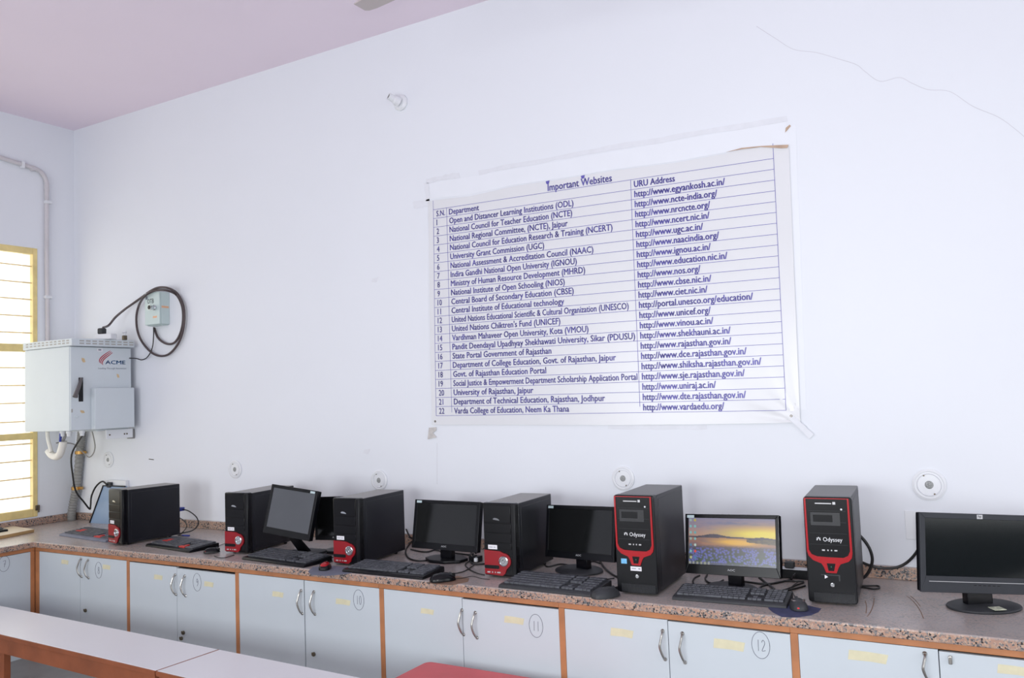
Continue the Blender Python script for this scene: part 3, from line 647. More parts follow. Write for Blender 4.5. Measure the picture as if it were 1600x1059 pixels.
# ------------------------------------------------------------------ keyboards
def keyboard(label, fl, ang, w=.45, d=.17, red=False, mt_='black', z=ZC, split=True):
    t = thing('keyboard', label, 'keyboard', (fl[0], fl[1], z), ang, 'keyboards on the worktop')
    P = [(0, 0), (d, 0), (d, .026), (d-.004, .028), (.03, .016), (.006, .014), (0, .008)]
    MB().prism(P, 0, w, 'x', bev=.002).build('body', M[mt_], t)
    ks = MB(); rk = MB(); zs = lambda y: .0165+(y-.03)*.092
    rows = 6; y0 = .03; dy = (d-.04)/rows
    u = (w-.024)/23.2
    for r in range(rows):
        y = y0+r*dy; zz = zs(y+dy/2)
        def key(x, n=1, dst=None):
            (dst or ks).box(.012+x*u+.001, .012+(x+n)*u-.001, y+.0015, y+dy-.0015, zz-.004, zz+.006, 0)
        if r == 0:
            x = 0
            for n in (1.5, 1.2, 1.3, 6, 1.3, 1.2, 1.2, 1.3): key(x, n); x += n
            for k in range(3): key(15.5+k, 1, rk if red else None)
            key(19, 2); key(21, 1); key(22, 1)
        else:
            off = (0, 2.3, 1.8, 1.5, 0, 0)[r]
            if off: key(0, off)
            x = off
            while x < 14-(.9 if r < 4 else 0):
                rd = red and ((r == 3 and 1 <= (x-off) <= 2.1) or (r == 2 and (x-off) < 3))
                key(x, 1, rk if rd else None); x += 1
            if 15-x > .6: key(x, 15-x)
            if r == 1: key(16.5, 1, rk if red else None)
            elif r != 2: [key(15.5+k) for k in range(3)]
            [key(19+k) for k in range(4)]
    ks.build('keys', M['keys'], t, shade=False, kind='stuff')
    if red: rk.build('red_keys', M['redkey'], t, shade=False, label='red keys')
    return t
keyboard('keyboard with red keys and a grey palm edge, left of the corner tower', (.725, -.575), -.105, .62, .2, True, 'pad')
keyboard('keyboard with red keys lying right of the corner tower', (1.746, -.64), -.117, .485, .2, True)
keyboard('black keyboard below the crooked monitor, second tower behind it', (2.705, -.728), -.092, .515, .2)
keyboard('black keyboard below the dark monitor with the octagonal foot', (3.487, -.779), .006, .502, .185)
keyboard('dusty black keyboard below the round-footed dark monitor, a mouse at its right end', (4.415, -.78), -.02, .462, .215, mt_='dusty')
keyboard('dusty black keyboard below the lit monitor', (5.205, -.703), .062, .454, .175, mt_='dusty')
bd = tag(MB().prism([(.42, -.78), (.366, -.541), (.02, -.50), (.02, -1.9), (.42, -1.9)], ZC+.0005, ZC+.022, 'z', bev=.001).build('wooden_board', M['ply']), 'plywood board lying on the worktop below the window', 'board')
MB().prism([(.419, -.781), (.3655, -.542), (.021, -.501), (.021, -1.899), (.419, -1.899)], ZC+.0215, ZC+.0228, 'z').build('board_face', M['ply_top'], bd)
q = onz(17.5, 829, ZC+.025)
keyboard('black keyboard on the plywood board at the left edge of the photo', (q.x+.0, q.y-.47), PI/2+.04, .46, .15, z=ZC+.0232)

# ------------------------------------------------------------------ mice and pads
def mouse(label, p, ang, m='black', top=None, s=1.0, cord=None, cordm='cable'):
    t = thing('computer_mouse', label, 'mouse', (p.x, p.y, ZC+(p.z-ZC if p.z > ZC else 0)), ang, 'mice on the worktop')
    def shell(a, b, h, z0, n=20, k=9):
        vs = []; fs = []
        for i in range(k+1):
            f_ = i/k; e = math.sqrt(max(0, 1-f_**2.2)); z = z0+h*f_
            for j in range(n):
                th = 2*PI*j/n; c, s_ = math.cos(th), math.sin(th)
                cc = math.copysign(abs(c)**.8, c); ss = math.copysign(abs(s_)**.8, s_)
                vs.append((a*e*ss*(1-.12*cc), b*e*cc-.004*f_, z+.0*cc))
        for i in range(k):
            for j in range(n): fs.append((i*n+j, i*n+(j+1) % n, (i+1)*n+(j+1) % n, (i+1)*n+j))
        fs.append(tuple(range(n))[::-1]); return MB().add(vs, fs)
    shell(.031*s, .056*s, .034*s, .0008).build('shell', M[m], t)
    if top: shell(.026*s, .05*s, .024*s, .0125*s).build('top_cover', M[top], t)
    MB().lathe([(0, -.004), (.008, -.004), (.0085, 0), (.008, .004), (0, .004)], 14, Matrix.Translation((0, .032*s, .0262*s)) @ Matrix.Rotation(PI/2, 4, 'Y')).build('scroll_wheel', M['dusty'], t)
    MB().box(-.0008, .0008, .008*s, .054*s, .012*s, .0275*s).build('button_seam', M['front'], t)
    if cord:
        mw = Matrix.Translation(t.location) @ Matrix.Rotation(ang, 4, 'Z'); inv = mw.inverted()
        pts = [Vector((0, .052*s, .006))]+[inv @ c for c in cord]
        MB().tube(pts, .0017, 6).build('cord', M[cordm], t)
    return t
mouse('black mouse with a glowing red tail beside the red-keyed keyboard', K(331, 863), -.75, 'black', None, .84, [K(340, 854), K(348, 850), K(357, 848)])
bpy.data.objects['computer_mouse']
rg = mat('red_glow', (235, 40, 50), .3)
tl = [o for o in bpy.data.objects if o.name.startswith('computer_mouse')][-1]
MB().prism([(-.023, -.02), (-.02, -.036), (.0, -.044), (.02, -.036), (.023, -.02), (0, -.03)], .002, .0125, 'z').build('red_tail_light', rg, tl)
mouse('small red-topped mouse on the blue-grey pad', K(508.5, 888), .5, 'black', 'red_b', .95, [K(504, 873), K(498, 868), K(520, 866)])
mouse('plain black mouse on the brown cloth pad, right of the third keyboard', K(692, 907), -.75, 'front', None, 1.12, [K(722, 903), K(738, 900), K(752, 903.5), K(765, 905)])
mouse('dusty black mouse leaning on the right end of a keyboard', K(947, 932), -.5, 'dusty', None, 1.22, [K(962, 924), K(972, 918), K(985, 908)])
mouse('grey mouse with a ring pattern and red light on the navy cloth', K(1247.5, 949), .35, 'dusty', None, 1.05, [K(1241, 930), K(1236, 918), K(1246, 910)])
gm = [o for o in bpy.data.objects if o.name.startswith('computer_mouse')][-1]
MB().lathe([(.019, .029), (.024, .033), (.027, .03), (.024, .027)], 24, Matrix.Translation((0, -.005, 0))).build('ring', M['steel'], gm)
MB().box(-.012, -.004, -.058, -.05, .009, .014, .001).build('red_light', rg, gm)
def pad(name, px, m, label, cat, h=.0016):
    P = [onz(x, y, ZC) for x, y in px]; o = MB().prism([(p.x, p.y) for p in P], ZC+.0003, ZC+h, 'z').build(name, M[m]); tag(o, label, cat)
pad('mouse_pad', [(481, 893), (489, 886), (520, 884), (545, 886), (560, 893), (540, 897), (508, 900), (486, 898)], 'pad', 'thin blue-grey mouse pad under the small red-topped mouse', 'mouse pad')
pad('cloth_pad', [(668, 910), (690, 902), (715, 900), (733, 904), (731, 909), (706, 914), (682, 913)], 'cardb', 'brown cloth patch under the plain black mouse', 'cloth')
pad('cloth_patch', [(1200, 950), (1212, 946), (1240, 944), (1262, 946), (1283, 951), (1279, 956), (1268, 961), (1246, 964.5), (1222, 964), (1208, 957)], 'cloth', 'ragged navy cloth patch under the grey mouse', 'cloth')

# ------------------------------------------------------------------ cables on the worktop
def cable(label, pts, r=.003, m='cable', name='cable'): return tag(MB().tube(pts, r*1.3, 8).build(name, M[m]), label, 'cable', 'loose cables on the worktop')
cable('thick black cable looping round the left end of the octagonal-footed monitor', [K(633, 823, .09), K(640, 838, .05), K(645, 843, .02), K(636, 855), K(634, 863), K(639, 872), K(652, 876), K(668, 875), K(690, 868), K(705, 860)], .004)
cable('thin black cable wandering from a keyboard to the white plugs', [K(683, 892.5), K(700, 896), K(720, 894), K(733, 888), K(740, 881), K(734, 877), K(727, 882), K(733, 889), K(745, 895), K(757, 898)], .0022)
cable('cable bundle behind the white plugs left of the fourth tower', [K(745, 832, .1), K(741, 850, .06), K(735, 868, .012), K(737, 880), K(753, 881), K(764, 878)], .0032)
cable('two-core cable drooping below the octagonal-footed monitor', [K(642, 858), K(655, 861), K(668, 862), K(680, 859), K(693, 862), K(712, 864), K(735, 867)], .0035)
cable('black cable crossing behind the round-footed dark monitor', [K(842, 876), K(850, 880), K(856, 885), K(876, 881), K(897, 883), K(925, 877), K(938, 880)], .003)
cable('pair of black cables slanting down to the first red-rimmed tower', [K(937, 876), K(944, 886), K(955, 896), K(968, 903)], .004)
cable('thin cable leaving the dusty keyboard towards the first red-rimmed tower', [K(926, 909), K(942, 906), K(960, 903)], .002)
cable('black loop of cable left of the foot of the lit monitor', [K(1093, 899), K(1085, 903), K(1083, 910), K(1089, 916), K(1100, 918), K(1110, 916)], .0032)
cable('second cable loop hugging the foot of the lit monitor', [K(1105, 898), K(1102, 904), K(1108, 910), K(1120, 911), K(1130, 906)], .0032)
cable('black cable running right behind the lit monitor to the power strip', [K(1160, 908), K(1175, 910), K(1192, 912), K(1210, 911), K(1225, 908), K(1236, 905), K(1240, 900, .03), K(1243, 896, .04)], .0036)
cable('thick black cable sloping from the lit monitor towards the keyboard', [K(1186, 902, .02), K(1196, 910), K(1208, 919), K(1212, 926), K(1211, 931)], .0046)
cable('black cable curling in front of the power strip', [K(1258, 915), K(1240, 920), K(1222, 923), K(1200, 926), K(1186, 923), K(1190, 916), K(1205, 912), K(1225, 908), K(1256, 908)], .0032)
cable('thin grey cable lying between the power strip and the lone red-rimmed tower', [K(1256, 910), K(1244, 914), K(1232, 919), K(1222, 922)], .0024)
cable('short dark loop of wire poking out right of the lone red-rimmed tower', [K(1343, 915), K(1358, 915), K(1371, 915), K(1374, 918), K(1366, 920), K(1352, 918), K(1344, 917)], .0028)
cable('black power cord arching down behind the lone red-rimmed tower', [ony(px, py, -.1) for px, py in ((1343, 836), (1352, 846), (1360, 860), (1363, 875), (1359, 890), (1352, 900), (1344, 905))], .005)
cable('black monitor lead sagging from the wall socket to the lone tower', [W(1446, 829, .06), W(1442, 843, .07), W(1431, 864, .06), W(1415, 880, .05), W(1397, 887, .05), W(1375, 887, .05), W(1357, 882.5, .06), W(1346, 878, .08)], .0048)
cable('thin wire crossing the worktop beside the second red-panelled tower', [K(335, 868), K(342, 871), K(352, 871), K(362, 868), K(366, 867)], .0018)
cable('cable tangle under the half hidden monitor', [K(500, 858), K(508, 862), K(515, 857), K(505, 870), K(498, 878), K(506, 880), K(519, 876)], .0028)
cable('thin wire behind the small red-topped mouse', [K(500, 884), K(503, 876), K(510, 872), K(522, 870)], .0018)
vg = thing('video_cable', 'blue video plug and its leads behind the corner tower', 'cable', (1.54, -.24, ZC))
o_ = Vector((1.54, -.24, ZC))
a0 = K(283, 802, .14)
def rel(*p): return [q-o_ for q in p]
MB().box(-.028, .028, -.02, .02, -.012, .012, .003, mtx=Matrix.Translation(Vector((1.555, -.235, .918))-o_)).build('plug', M['vga'], vg)
MB().tube(rel(Vector((1.58, -.235, .918)), Vector((1.63, -.22, .905)), Vector((1.67, -.19, .86)), Vector((1.67, -.18, .81)), Vector((1.63, -.2, .77)), Vector((1.56, -.26, .755))), .004).build('lead', M['cable'], vg)
MB().tube(rel(Vector((1.5, -.26, .87)), Vector((1.58, -.25, .86)), Vector((1.62, -.23, .81)), Vector((1.58, -.24, .757)), Vector((1.62, -.3, .755)), Vector((1.68, -.3, .755))), .003).build('lead', M['cable'], vg)
MB().tube(rel(Vector((1.66, -.3, .757)), Vector((1.72, -.29, .757))), .005).build('small_plug', M['vga'], vg)
# power strip and plugs
ps = thing('power_strip', 'black power strip with plugs right of the lit monitor', 'power strip', (5.63, -.13, ZC))
MB().box(-.14, .17, -.03, .03, 0, .04, .004).build('body', M['black'], ps)
MB().box(-.13, .16, -.026, .026, .0395, .042, .001).build('socket_face', M['plate'], ps)
for x in (-.07, .045, .11): MB().box(x-.02, x+.02, -.02, .02, .042, .07, .006).build('plug', M['dusty'], ps)
mp = thing('plug_cluster', 'cluster of white and chrome plugs left of the fourth tower', 'plug', K(743, 877, 0))
MB().box(-.03, .03, -.02, .025, 0, .03, .004).build('adapter', M['black'], mp)
for x, y, z in ((-.02, -.012, .034), (.0, -.012, .04), (.018, -.01, .032), (.0, .01, .05)): MB().lathe([(0, 0), (.007, 0), (.007, .016), (0, .016)], 12, Matrix.Translation((x, y, z-.008)) @ Matrix.Rotation(.9, 4, 'X')).build('pin', M['chrome'], mp)
MB().box(.012, .03, -.035, -.02, .005, .025, .003).build('white_plug', M['plate'], mp)

# ------------------------------------------------------------------ poster
ps_px_top = [(669.5, 315), (677.7, 313), (705, 310), (734, 307), (803, 291.5), (876, 281), (960, 267), (1058, 254.5), (1136, 240), (1160, 234), (1190, 231), (1233, 228)]
ps_px_bot = [(675.6, 663.5), (760, 663.5), (950, 664), (1100, 662.5), (1200, 661), (1236, 660), (1251, 659)]
top = [W(*p, 0) for p in ps_px_top]; bot = [W(*p, 0) for p in ps_px_bot]
def along(P, x):
    for a, b in zip(P, P[1:]):
        if x <= b.x or b is P[-1]: return a.lerp(b, max(0, min(1, (x-a.x)/(b.x-a.x))))
BRc = bot[-1]
def surf(x, z):
    y = .007+.0022*math.sin(x*2.3+z)+.0012*math.sin(z*5+x*3)
    dx, dz = BRc.x-x, z-BRc.z; r_ = math.hypot(dx, dz)
    a = math.atan2(dz, max(dx, 1e-4))
    y += .0035*math.exp(-r_/.22)*(1+math.cos(a*13))*min(1, r_/.05)
    return -y
pst = thing('poster', 'large white vinyl poster listing important websites in blue print', 'poster', (4.55, 0, 1.45))
po = Vector((4.55, 0, 1.45))
nx, nz = 150, 96; vs = []; fs = []
for i in range(nx+1):
    s = i/nx
    tx_ = top[0].x+(top[-1].x-top[0].x)*s; bx_ = bot[0].x+(bot[-1].x-bot[0].x)*s
    A = along(top, tx_); B = along(bot, bx_)
    for j in range(nz+1):
        q = A.lerp(B, j/nz); vs.append(Vector((q.x, surf(q.x, q.z), q.z))-po)
for i in range(nx):
    for j in range(nz): a = i*(nz+1)+j; fs.append((a, a+1, a+nz+2, a+nz+1))
n0 = len(vs); vs += [Vector((v.x, v.y+.0012, v.z)) for v in vs]; fs += [tuple(n0+k for k in f[::-1]) for f in list(fs)]
MB().add(vs, fs).build('sheet', M['poster'], pst)
Q00, Q10, Q01, Q11 = W(677.8, 328, 0), W(1209.3, 248, 0), W(682.5, 649.3, 0), W(1229, 640.8, 0)
def bil(u, v):
    p = Q00*(1-u)*(1-v)+Q10*u*(1-v)+Q01*(1-u)*v+Q11*u*v
    return p
def uv_of(px, py):
    g = W(px, py, 0); u, v = .5, .5
    for _ in range(12):
        p = bil(u, v); ex, ez = g.x-p.x, g.z-p.z
        du = (bil(u+1e-4, v)-p)*1e4; dv = (bil(u, v+1e-4)-p)*1e4
        det = du.x*dv.z-dv.x*du.z; u += (ex*dv.z-dv.x*ez)/det; v += (du.x*ez-ex*du.z)/det
    return u, v
def onp(u, v, lift=.0018):
    p = bil(u, v); return Vector((p.x, surf(p.x, p.z)-lift, p.z))-po
ln = MB()
def line(u0, v0, u1, v1, wd=.0022, n=40):
    a = bil(u0, v0); b = bil(u1, v1); d = (b-a).normalized(); nrm = Vector((-d.z, 0, d.x))*wd/2
    vs = []
    for i in range(n+1):
        p = a.lerp(b, i/n)
        for s in (-1, 1): q = p+nrm*s; vs.append(Vector((q.x, surf(q.x, q.z)-.0016, q.z))-po)
    ln.add(vs, [(2*i, 2*i+1, 2*i+3, 2*i+2) for i in range(n)])
NR = 23
for r in range(NR):
    line(0, r/NR, 1, r/NR)
line(0, 1, 1, 1)
line(0, -.045, 0, 1); line(1, -.06, 1, 1)
u1a = uv_of(698.5, 326)[0]; u1b = uv_of(707, 646)[0]; line(u1a, 0, u1b, .985)
u2a = uv_of(986.5, 280)[0]; u2b = uv_of(1001, 641)[0]; line(u2a, 0, u2b, .975)
ln.build('table_lines', M['ink'], pst, shade=False)
rowsT = [('S.N.', 'Department', 749, 'URU Address', 1055),
 ('1', 'Open and Distancer Learning Institutions (ODL)', 897, 'http://www.egyankosh.ac.in/', 1133),
 ('2', 'National Council for Teacher Education (NCTE)', 895, 'http://www.ncte-india.org/', 1121),
 ('3', 'National Regional Committee, (NCTE), Jaipur', 888, 'http://www.nrcncte.org/', 1110),
 ('4', 'National Council for Education Research & Training (NCERT)', 958, 'http://www.ncert.nic.in/', 1109),
 ('5', 'University Grant Commission (UGC)', 851, 'http://www.ugc.ac.in/', 1099),
 ('6', 'National Assessment & Accreditation Council (NAAC)', 928, 'http://www.naacindia.org/', 1124),
 ('7', 'Indira Gandhi National Open University (IGNOU)', 902, 'http://www.ignou.ac.in/', 1111),
 ('8', 'Ministry of Human Resource Development (MHRD)', 915, 'http://www.education.nic.in/', 1137),
 ('9', 'National Institute of Open Schooling (NIOS)', 883, 'http://www.nos.org/', 1095),
 ('10', 'Central Board of Secondary Education (CBSE)', 897, 'http://www.cbse.nic.in/', 1112),
 ('11', 'Central Institute of Educational technology', 882, 'http://www.ciet.nic.in/', 1106),
 ('12', 'United Nations Educational Scientific & Cultural Organization (UNESCO)', 983, 'http://portal.unesco.org/education/', 1177),
 ('13', "United Nations Chiktren's Fund (UNICEF)", 876, 'http://www.unicef.org/', 1111),
 ('14', 'Vardhman Mahaveer Open University, Kota (VMOU)', 920, 'http://www.vinou.ac.in/', 1115),
 ('15', 'Pandit Deendayal Upadhyay Shekhawati University, Sikar (PDUSU)', 993, 'http://www.shekhauni.ac.in/', 1142),
 ('16', 'State Portal Government of Rajasthan', 862, 'http://www.rajasthan.gov.in/', 1143),
 ('17', 'Department of College Education, Govt. of Rajasthan, Jaipur', 963, 'http://www.dce.rajasthan.gov.in/', 1167),
 ('18', 'Govt. of Rajasthan Education Portal', 854, 'http://www.shiksha.rajasthan.gov.in/', 1190),
 ('19', 'Social Justice & Empowerment Department Scholarship Application Portal', 996.5, 'http://www.sje.rajasthan.gov.in/', 1164),
 ('20', 'University of Rajasthan, Jaipur', 834, 'http://www.uniraj.ac.in/', 1119),
 ('21', 'Department of Technical Education, Rajasthan, Jodhpur', 946, 'http://www.dte.rajasthan.gov.in/', 1166),
 ('22', 'Varda College of Education, Neem Ka Thana', 890, 'http://www.vardaedu.org/', 1132)]
tx = MB(); HT = (Q00-Q01).length
for r, (sn, dep, dx, url, ux) in enumerate(rowsT):
    v = r/NR; vm = (r+.5)/NR; bl = (r+.80)/NR; sz = -(.92/NR)
    if r == 0: sz *= .98
    ua = u1a+(u1b-u1a)*v+.0085; ub = u2a+(u2b-u2a)*v+.0085
    py = 0
    def endu(px, u_guess):
        # u where the row's baseline crosses the pixel column px
        lo, hi = -.05, 1.1
        for _ in range(30):
            mid = (lo+hi)/2; p = bil(mid, bl); d = p-CAMP
            x = 800+FPX*d.dot(rt)/d.dot(fw)
            if x < px: lo = mid
            else: hi = mid
        return lo
    text_on(tx, sn, onp, .011, .011+text_geo(sn, .012)[2]*.0195, bl, sz, .03)
    text_on(tx, dep, onp, ua, endu(dx, 0), bl, sz, .045)
    text_on(tx, url, onp, ub, endu(ux, 0), bl, sz, .065)
u0, v0 = uv_of(857, 298.5); u9, v9 = uv_of(957, 284.5)
text_on(tx, 'Important Websites', onp, u0, u9, (v0+v9)/2, -.047, .045)
for px, py in ((857, 285.5), (912, 277)):
    a, b = uv_of(px, py); tx.add([onp(a+dx, b+dy) for dx, dy in ((-.006, -.006), (.006, -.008), (.004, .006), (0, .008), (-.004, .006))], [(0, 1, 2, 3, 4)])
tx.build('printed_text', M['ink'], pst, shade=False)
def strip(px0, px1, wpx, m, name='tape_strip', off=.001, jag=0):
    a, b = Vector((*px0, 0)), Vector((*px1, 0)); d = (b-a).normalized(); nn = Vector((-d.y, d.x, 0)); n = 10
    A = []; B = []
    for i in range(n+1):
        p = a.lerp(b, i/n); j1 = random.uniform(-1, 1)*jag; j2 = random.uniform(-1, 1)*jag
        A.append(p+nn*(wpx/2+j1)); B.append(p-nn*(wpx/2+j2))
    P = [W(q.x, q.y, 0) for q in A+B[::-1]]
    MB().prism([(p.x-po.x, p.z-po.z) for p in P], -off-.0008, -off+.0006, 'y').build(name, M[m], pst)
MB().prism([((W(*p, 0)-po).x, (W(*p, 0)-po).z) for p in ((671, 287), (950, 239), (1228, 190), (1233, 226), (1190, 229), (1136, 238), (1058, 252), (960, 265), (876, 279), (803, 289), (734, 304), (672, 311))], -.0014, -.0003, 'y').build('backing_sheet', M['backing'], pst)
strip((666, 283), (718, 273), 8, 'oldtape', jag=1.2); strip((748, 269.5), (950, 232), 7.5, 'oldtape', jag=1.5); strip((950, 232), (1230, 185), 8.5, 'oldtape', jag=1.2)
strip((666, 286), (669, 314), 7, 'oldtape', jag=.8); strip((646, 321), (672, 316), 11, 'oldtape', jag=1)
strip((1237, 196), (1254, 640), 13, 'backing', jag=.6); strip((950, 667), (1104, 667.5), 8, 'oldtape', jag=.8); strip((1238, 652), (1269, 682), 9, 'oldtape', off=.012, jag=.8)
P = [W(*p, 0)-po for p in ((669, 686), (671, 668), (682, 667), (682.5, 672), (677, 676), (683, 683))]
MB().prism([(p.x, p.z) for p in P], -.006, -.003, 'y').build('crumpled_tape', M['oldtape_d'], pst)
P = [W(*p, 0)-po for p in ((1136, 238.5), (1160, 232), (1190, 229), (1233, 227), (1231, 232), (1222, 232.5), (1190, 230.5), (1160, 234))]
MB().prism([(p.x, p.z) for p in P], -.014, -.0115, 'y').build('curled_edge', M['brownp'], pst)
P = [W(*p, 0)-po for p in ((1227, 207), (1228, 200), (1234, 195), (1236, 197), (1230, 204))]
MB().prism([(p.x, p.z) for p in P], -.004, -.002, 'y').build('tape_flake', M['brownp'], pst)
for px, py in ((681, 658), (1237, 649.5)):
    p = W(px, py, 0); MB().lathe([(.003, 0), (.006, 0), (.006, .002), (.003, .002)], 14, Matrix.Translation((p.x-po.x, surf(p.x, p.z)-.001, p.z-po.z)) @ Matrix.Rotation(PI/2, 4, 'X')).build('eyelet', M['lockm'], pst)

# ------------------------------------------------------------------ round plates, lamp holder, sockets on the wall
def plate(px, py, label, r=.072):
    p = W(px, py, 0); t = thing('wall_plate', label, 'wall plate', (p.x, 0, p.z), 0, 'round plates on the back wall')
    rx = Matrix.Rotation(PI/2, 4, 'X')
    MB().lathe([(0, .001), (r, .001), (r, .006), (r*.86, .009), (r*.8, .007), (r*.5, .008), (0, .008)], 36, rx).build('disc', M['plate'], t)
    MB().lathe([(r*.66, .0078), (r*.69, .0105), (r*.73, .0078)], 36, rx).build('ring', M['oldtape'], t)
    MB().lathe([(0, .012), (r*.2, .011), (r*.26, .0078)], 20, rx).build('grille', M['gauze'], t)
    for s in (-1, 1): MB().lathe([(0, .0105), (.003, .0105), (.004, .0078)], 10, Matrix.Translation((s*-r*.28, 0, s*r*.58)) @ rx).build('screw', M['lockm'], t)
plate(170, 718, 'round white wall plate beside the grey conduit in the corner', .062)
plate(368, 733, 'round white wall plate above the second tower', .062)
plate(593, 750, 'round white wall plate behind the top of the third tower', .062)
plate(974, 747, 'round white wall plate behind the top of the stickered red-rimmed tower', .062)
plate(1452, 757, 'round white wall plate above the big rightmost monitor', .068)
p = W(627, 161, 0); lh = thing('lamp_holder', 'empty white lamp holder high on the back wall', 'lamp holder', (p.x, 0, p.z))
MB().lathe([(0, 0), (.05, 0), (.05, .012), (.036, .022), (0, .022)], 28, Matrix.Rotation(PI/2, 4, 'X')).build('base', M['plate'], lh)
mm = Matrix.Translation((0, -.02, 0)) @ Matrix.Rotation(-.5, 4, 'Z') @ Matrix.Rotation(1.2, 4, 'X')
MB().lathe([(0, 0), (.03, 0), (.028, .03), (.021, .04), (.021, .075), (.017, .076), (.017, .05), (0, .05)], 24, mm).build('socket', M['plate'], lh)
MB().lathe([(0, .051), (.0165, .051), (.0165, .072), (.012, .073), (.012, .056), (0, .056)], 20, mm).build('brass_ring', M['lockm'], lh)
so = thing('wall_socket', 'white wall socket half hidden by the big rightmost monitor', 'socket', (W(1443, 821).x, 0, W(1443, 821).z))
MB().box(-.072, .075, -.004, 0, -.062, .062, .002).build('back_plate', M['plate'], so)
MB().box(-.022, .05, -.01, -.004, -.045, .045, .002).build('module', M['plate'], so)
MB().box(-.017, -.005, -.012, -.0095, -.003, .014, .001).build('switch', M['acme_b'], so)
MB().lathe([(0, .012), (.018, .012), (.02, .04), (.01, .06), (0, .06)], 16, Matrix.Translation((.008, 0, -.022)) @ Matrix.Rotation(PI/2, 4, 'X')).build('plug', M['black'], so)
so2 = thing('wall_socket', 'white wall socket behind the pale blue panel in the corner', 'socket', (.58, 0, 1.015))
MB().box(-.1, .1, -.03, 0, -.055, .055, .004).build('box', M['plate'], so2)
MB().box(-.1, -.05, -.055, -.03, .0, .04, .006).build('plug', M['dusty'], so2)
bp = tag(MB().add([(.345, -.1, ZC), (.66, -.1, ZC), (.70, -.045, 1.028), (.432, -.045, 1.028), (.345, -.085, ZC), (.66, -.085, ZC), (.70, -.03, 1.028), (.432, -.03, 1.028)],
      [(0, 1, 2, 3), (7, 6, 5, 4), (0, 4, 5, 1), (1, 5, 6, 2), (2, 6, 7, 3), (3, 7, 4, 0)]).build('leaning_panel', M['bluep']), 'pale blue panel with dark rim leaning on the wall behind the corner tower', 'panel')
e = [Vector((.345, -.102, ZC+.001)), Vector((.432, -.047, 1.028)), Vector((.70, -.047, 1.028))]
MB().tube(e, .006, 6, smooth=False).build('rim', M['black'], bp)

# ------------------------------------------------------------------ telecom cabinet in the corner
ax0, ax1, ay0, ay1, az0, az1 = .228, .79, -.53, -.05, 1.470, 2.068
ac = thing('equipment_cabinet', 'grey metal equipment box with logo and lever, mounted in the wall corner', 'cabinet', (.51, -.29, az0))
ao = Vector((.51, -.29, az0)); AM = Matrix.Translation(-ao)
MB().box(ax0, ax1-.012, ay0, ay1, az0, az1, .006, mtx=AM).build('body', M['box'], ac)
MB().box(ax1-.0115, ax1, ay0+.003, ay1-.003, az0+.004, az1-.003, .004, mtx=AM).build('door', M['box'], ac)
ld = MB().box(ax0-.012, ax1+.03, ay0-.008, ay1+.008, az1+.001, az1+.055, .005, mtx=AM).build('vented_lid', M['box'], ac)
sl = MB()
for i in range(11):
    for z in (az1+.018, az1+.036): x = ax0+.03+i*.05; sl.box(x, x+.03, ay0-.0092, ay0-.007, z, z+.009, mtx=AM)
for i in range(9):
    for z in (az1+.016, az1+.034): y = ay0+.05+i*.049; sl.box(ax1+.029, ax1+.0312, y, y+.034, z, z+.008, mtx=AM)
sl.build('vent_slots', M['slot'], ld, shade=False, kind='stuff')
MB().box(ax1+.0005, ax1+.05, -.378, -.062, 1.472, 1.768, .005, mtx=AM).build('front_cover', M['box'], ac)
MB().box(ax1-.0005, ax1+.003, -.47, -.436, 1.675, 1.846, .002, mtx=AM).build('lever_slot', M['front'], ac)
MB().tube([p-ao for p in (onx(127.2, 591, .797), onx(124, 602, .815), onx(119, 615, .84), onx(117.5, 620, .846))], lambda q: .010+.008*q, 10).build('lever', M['lever'], ac)
MB().lathe([(0, .002), (.009, .002), (.0105, .004), (.012, 0)], 18, Matrix.Translation(Vector((ax1, -.487, 1.571))-ao) @ Matrix.Rotation(PI/2, 4, 'Y')).build('lock', M['box'], ac)
MB().box(ax1-.001, ax1+.0012, -.524, -.514, 1.6, 1.625, 0, mtx=AM).build('hinge_mark', M['slot'], ac)
for (px, py, w_, h_) in ((130.5, 562.5, .03, .034), (184.5, 587, .022, .03), (129, 643, .035, .022)):
    q = onx(px, py, ax1)-ao
    MB().prism([(q.y-w_*.5, q.z+h_*.5), (q.y+w_*.2, q.z+h_*.35), (q.y+w_*.5, q.z-h_*.4), (q.y-w_*.1, q.z-h_*.5), (q.y-w_*.45, q.z-h_*.1)], ax1-ao.x+.0002, ax1-ao.x+.001, 'x').build('tape_remnant', M['chip'], ac)
fa = lambda y, z: Vector((ax1+.0012, y, z))-ao
# flat marks on the door: lettering and swooshes
q = onx(164.5, 569, ax1); q2 = onx(195.5, 568.5, ax1)
lt = MB(); text_on(lt, 'ACME', fa, q.y, q2.y, q.z+.002, .038, .035); lt.build('lettering', M['acme_b'], ac, shade=False)
q = onx(153.5, 576, ax1); q2 = onx(197, 576, ax1)
lt = MB(); text_on(lt, 'Leading Through Innovation', fa, q.y, q2.y, q.z-.002, .017, .0); lt.build('tagline', M['acme_g'], ac, shade=False)
lt = MB()
for sh in (0, 1, 2):
    pts = [onx(x+sh*2.3, y+sh*1.4, ax1+.001)-ao for x, y in ((172.5-sh*.6, 548), (166, 552), (160, 556.5), (156, 561), (155.3, 565), (156.5, 566.5+sh*.3))]
    lt.tube(pts, lambda q_: .0018+.0022*math.sin(PI*min(1, q_*1.05)), 6, flat=Vector((1, 0, 0)))
lt.build('swoosh', M['acme_r'], ac)
q = onx(156, 546.5, ax1); MB().box(ax1+.0002, ax1+.001, q.y-.022, q.y+.022, q.z-.012, q.z+.012, mtx=AM).build('serial_label', M['sticker'], ac)
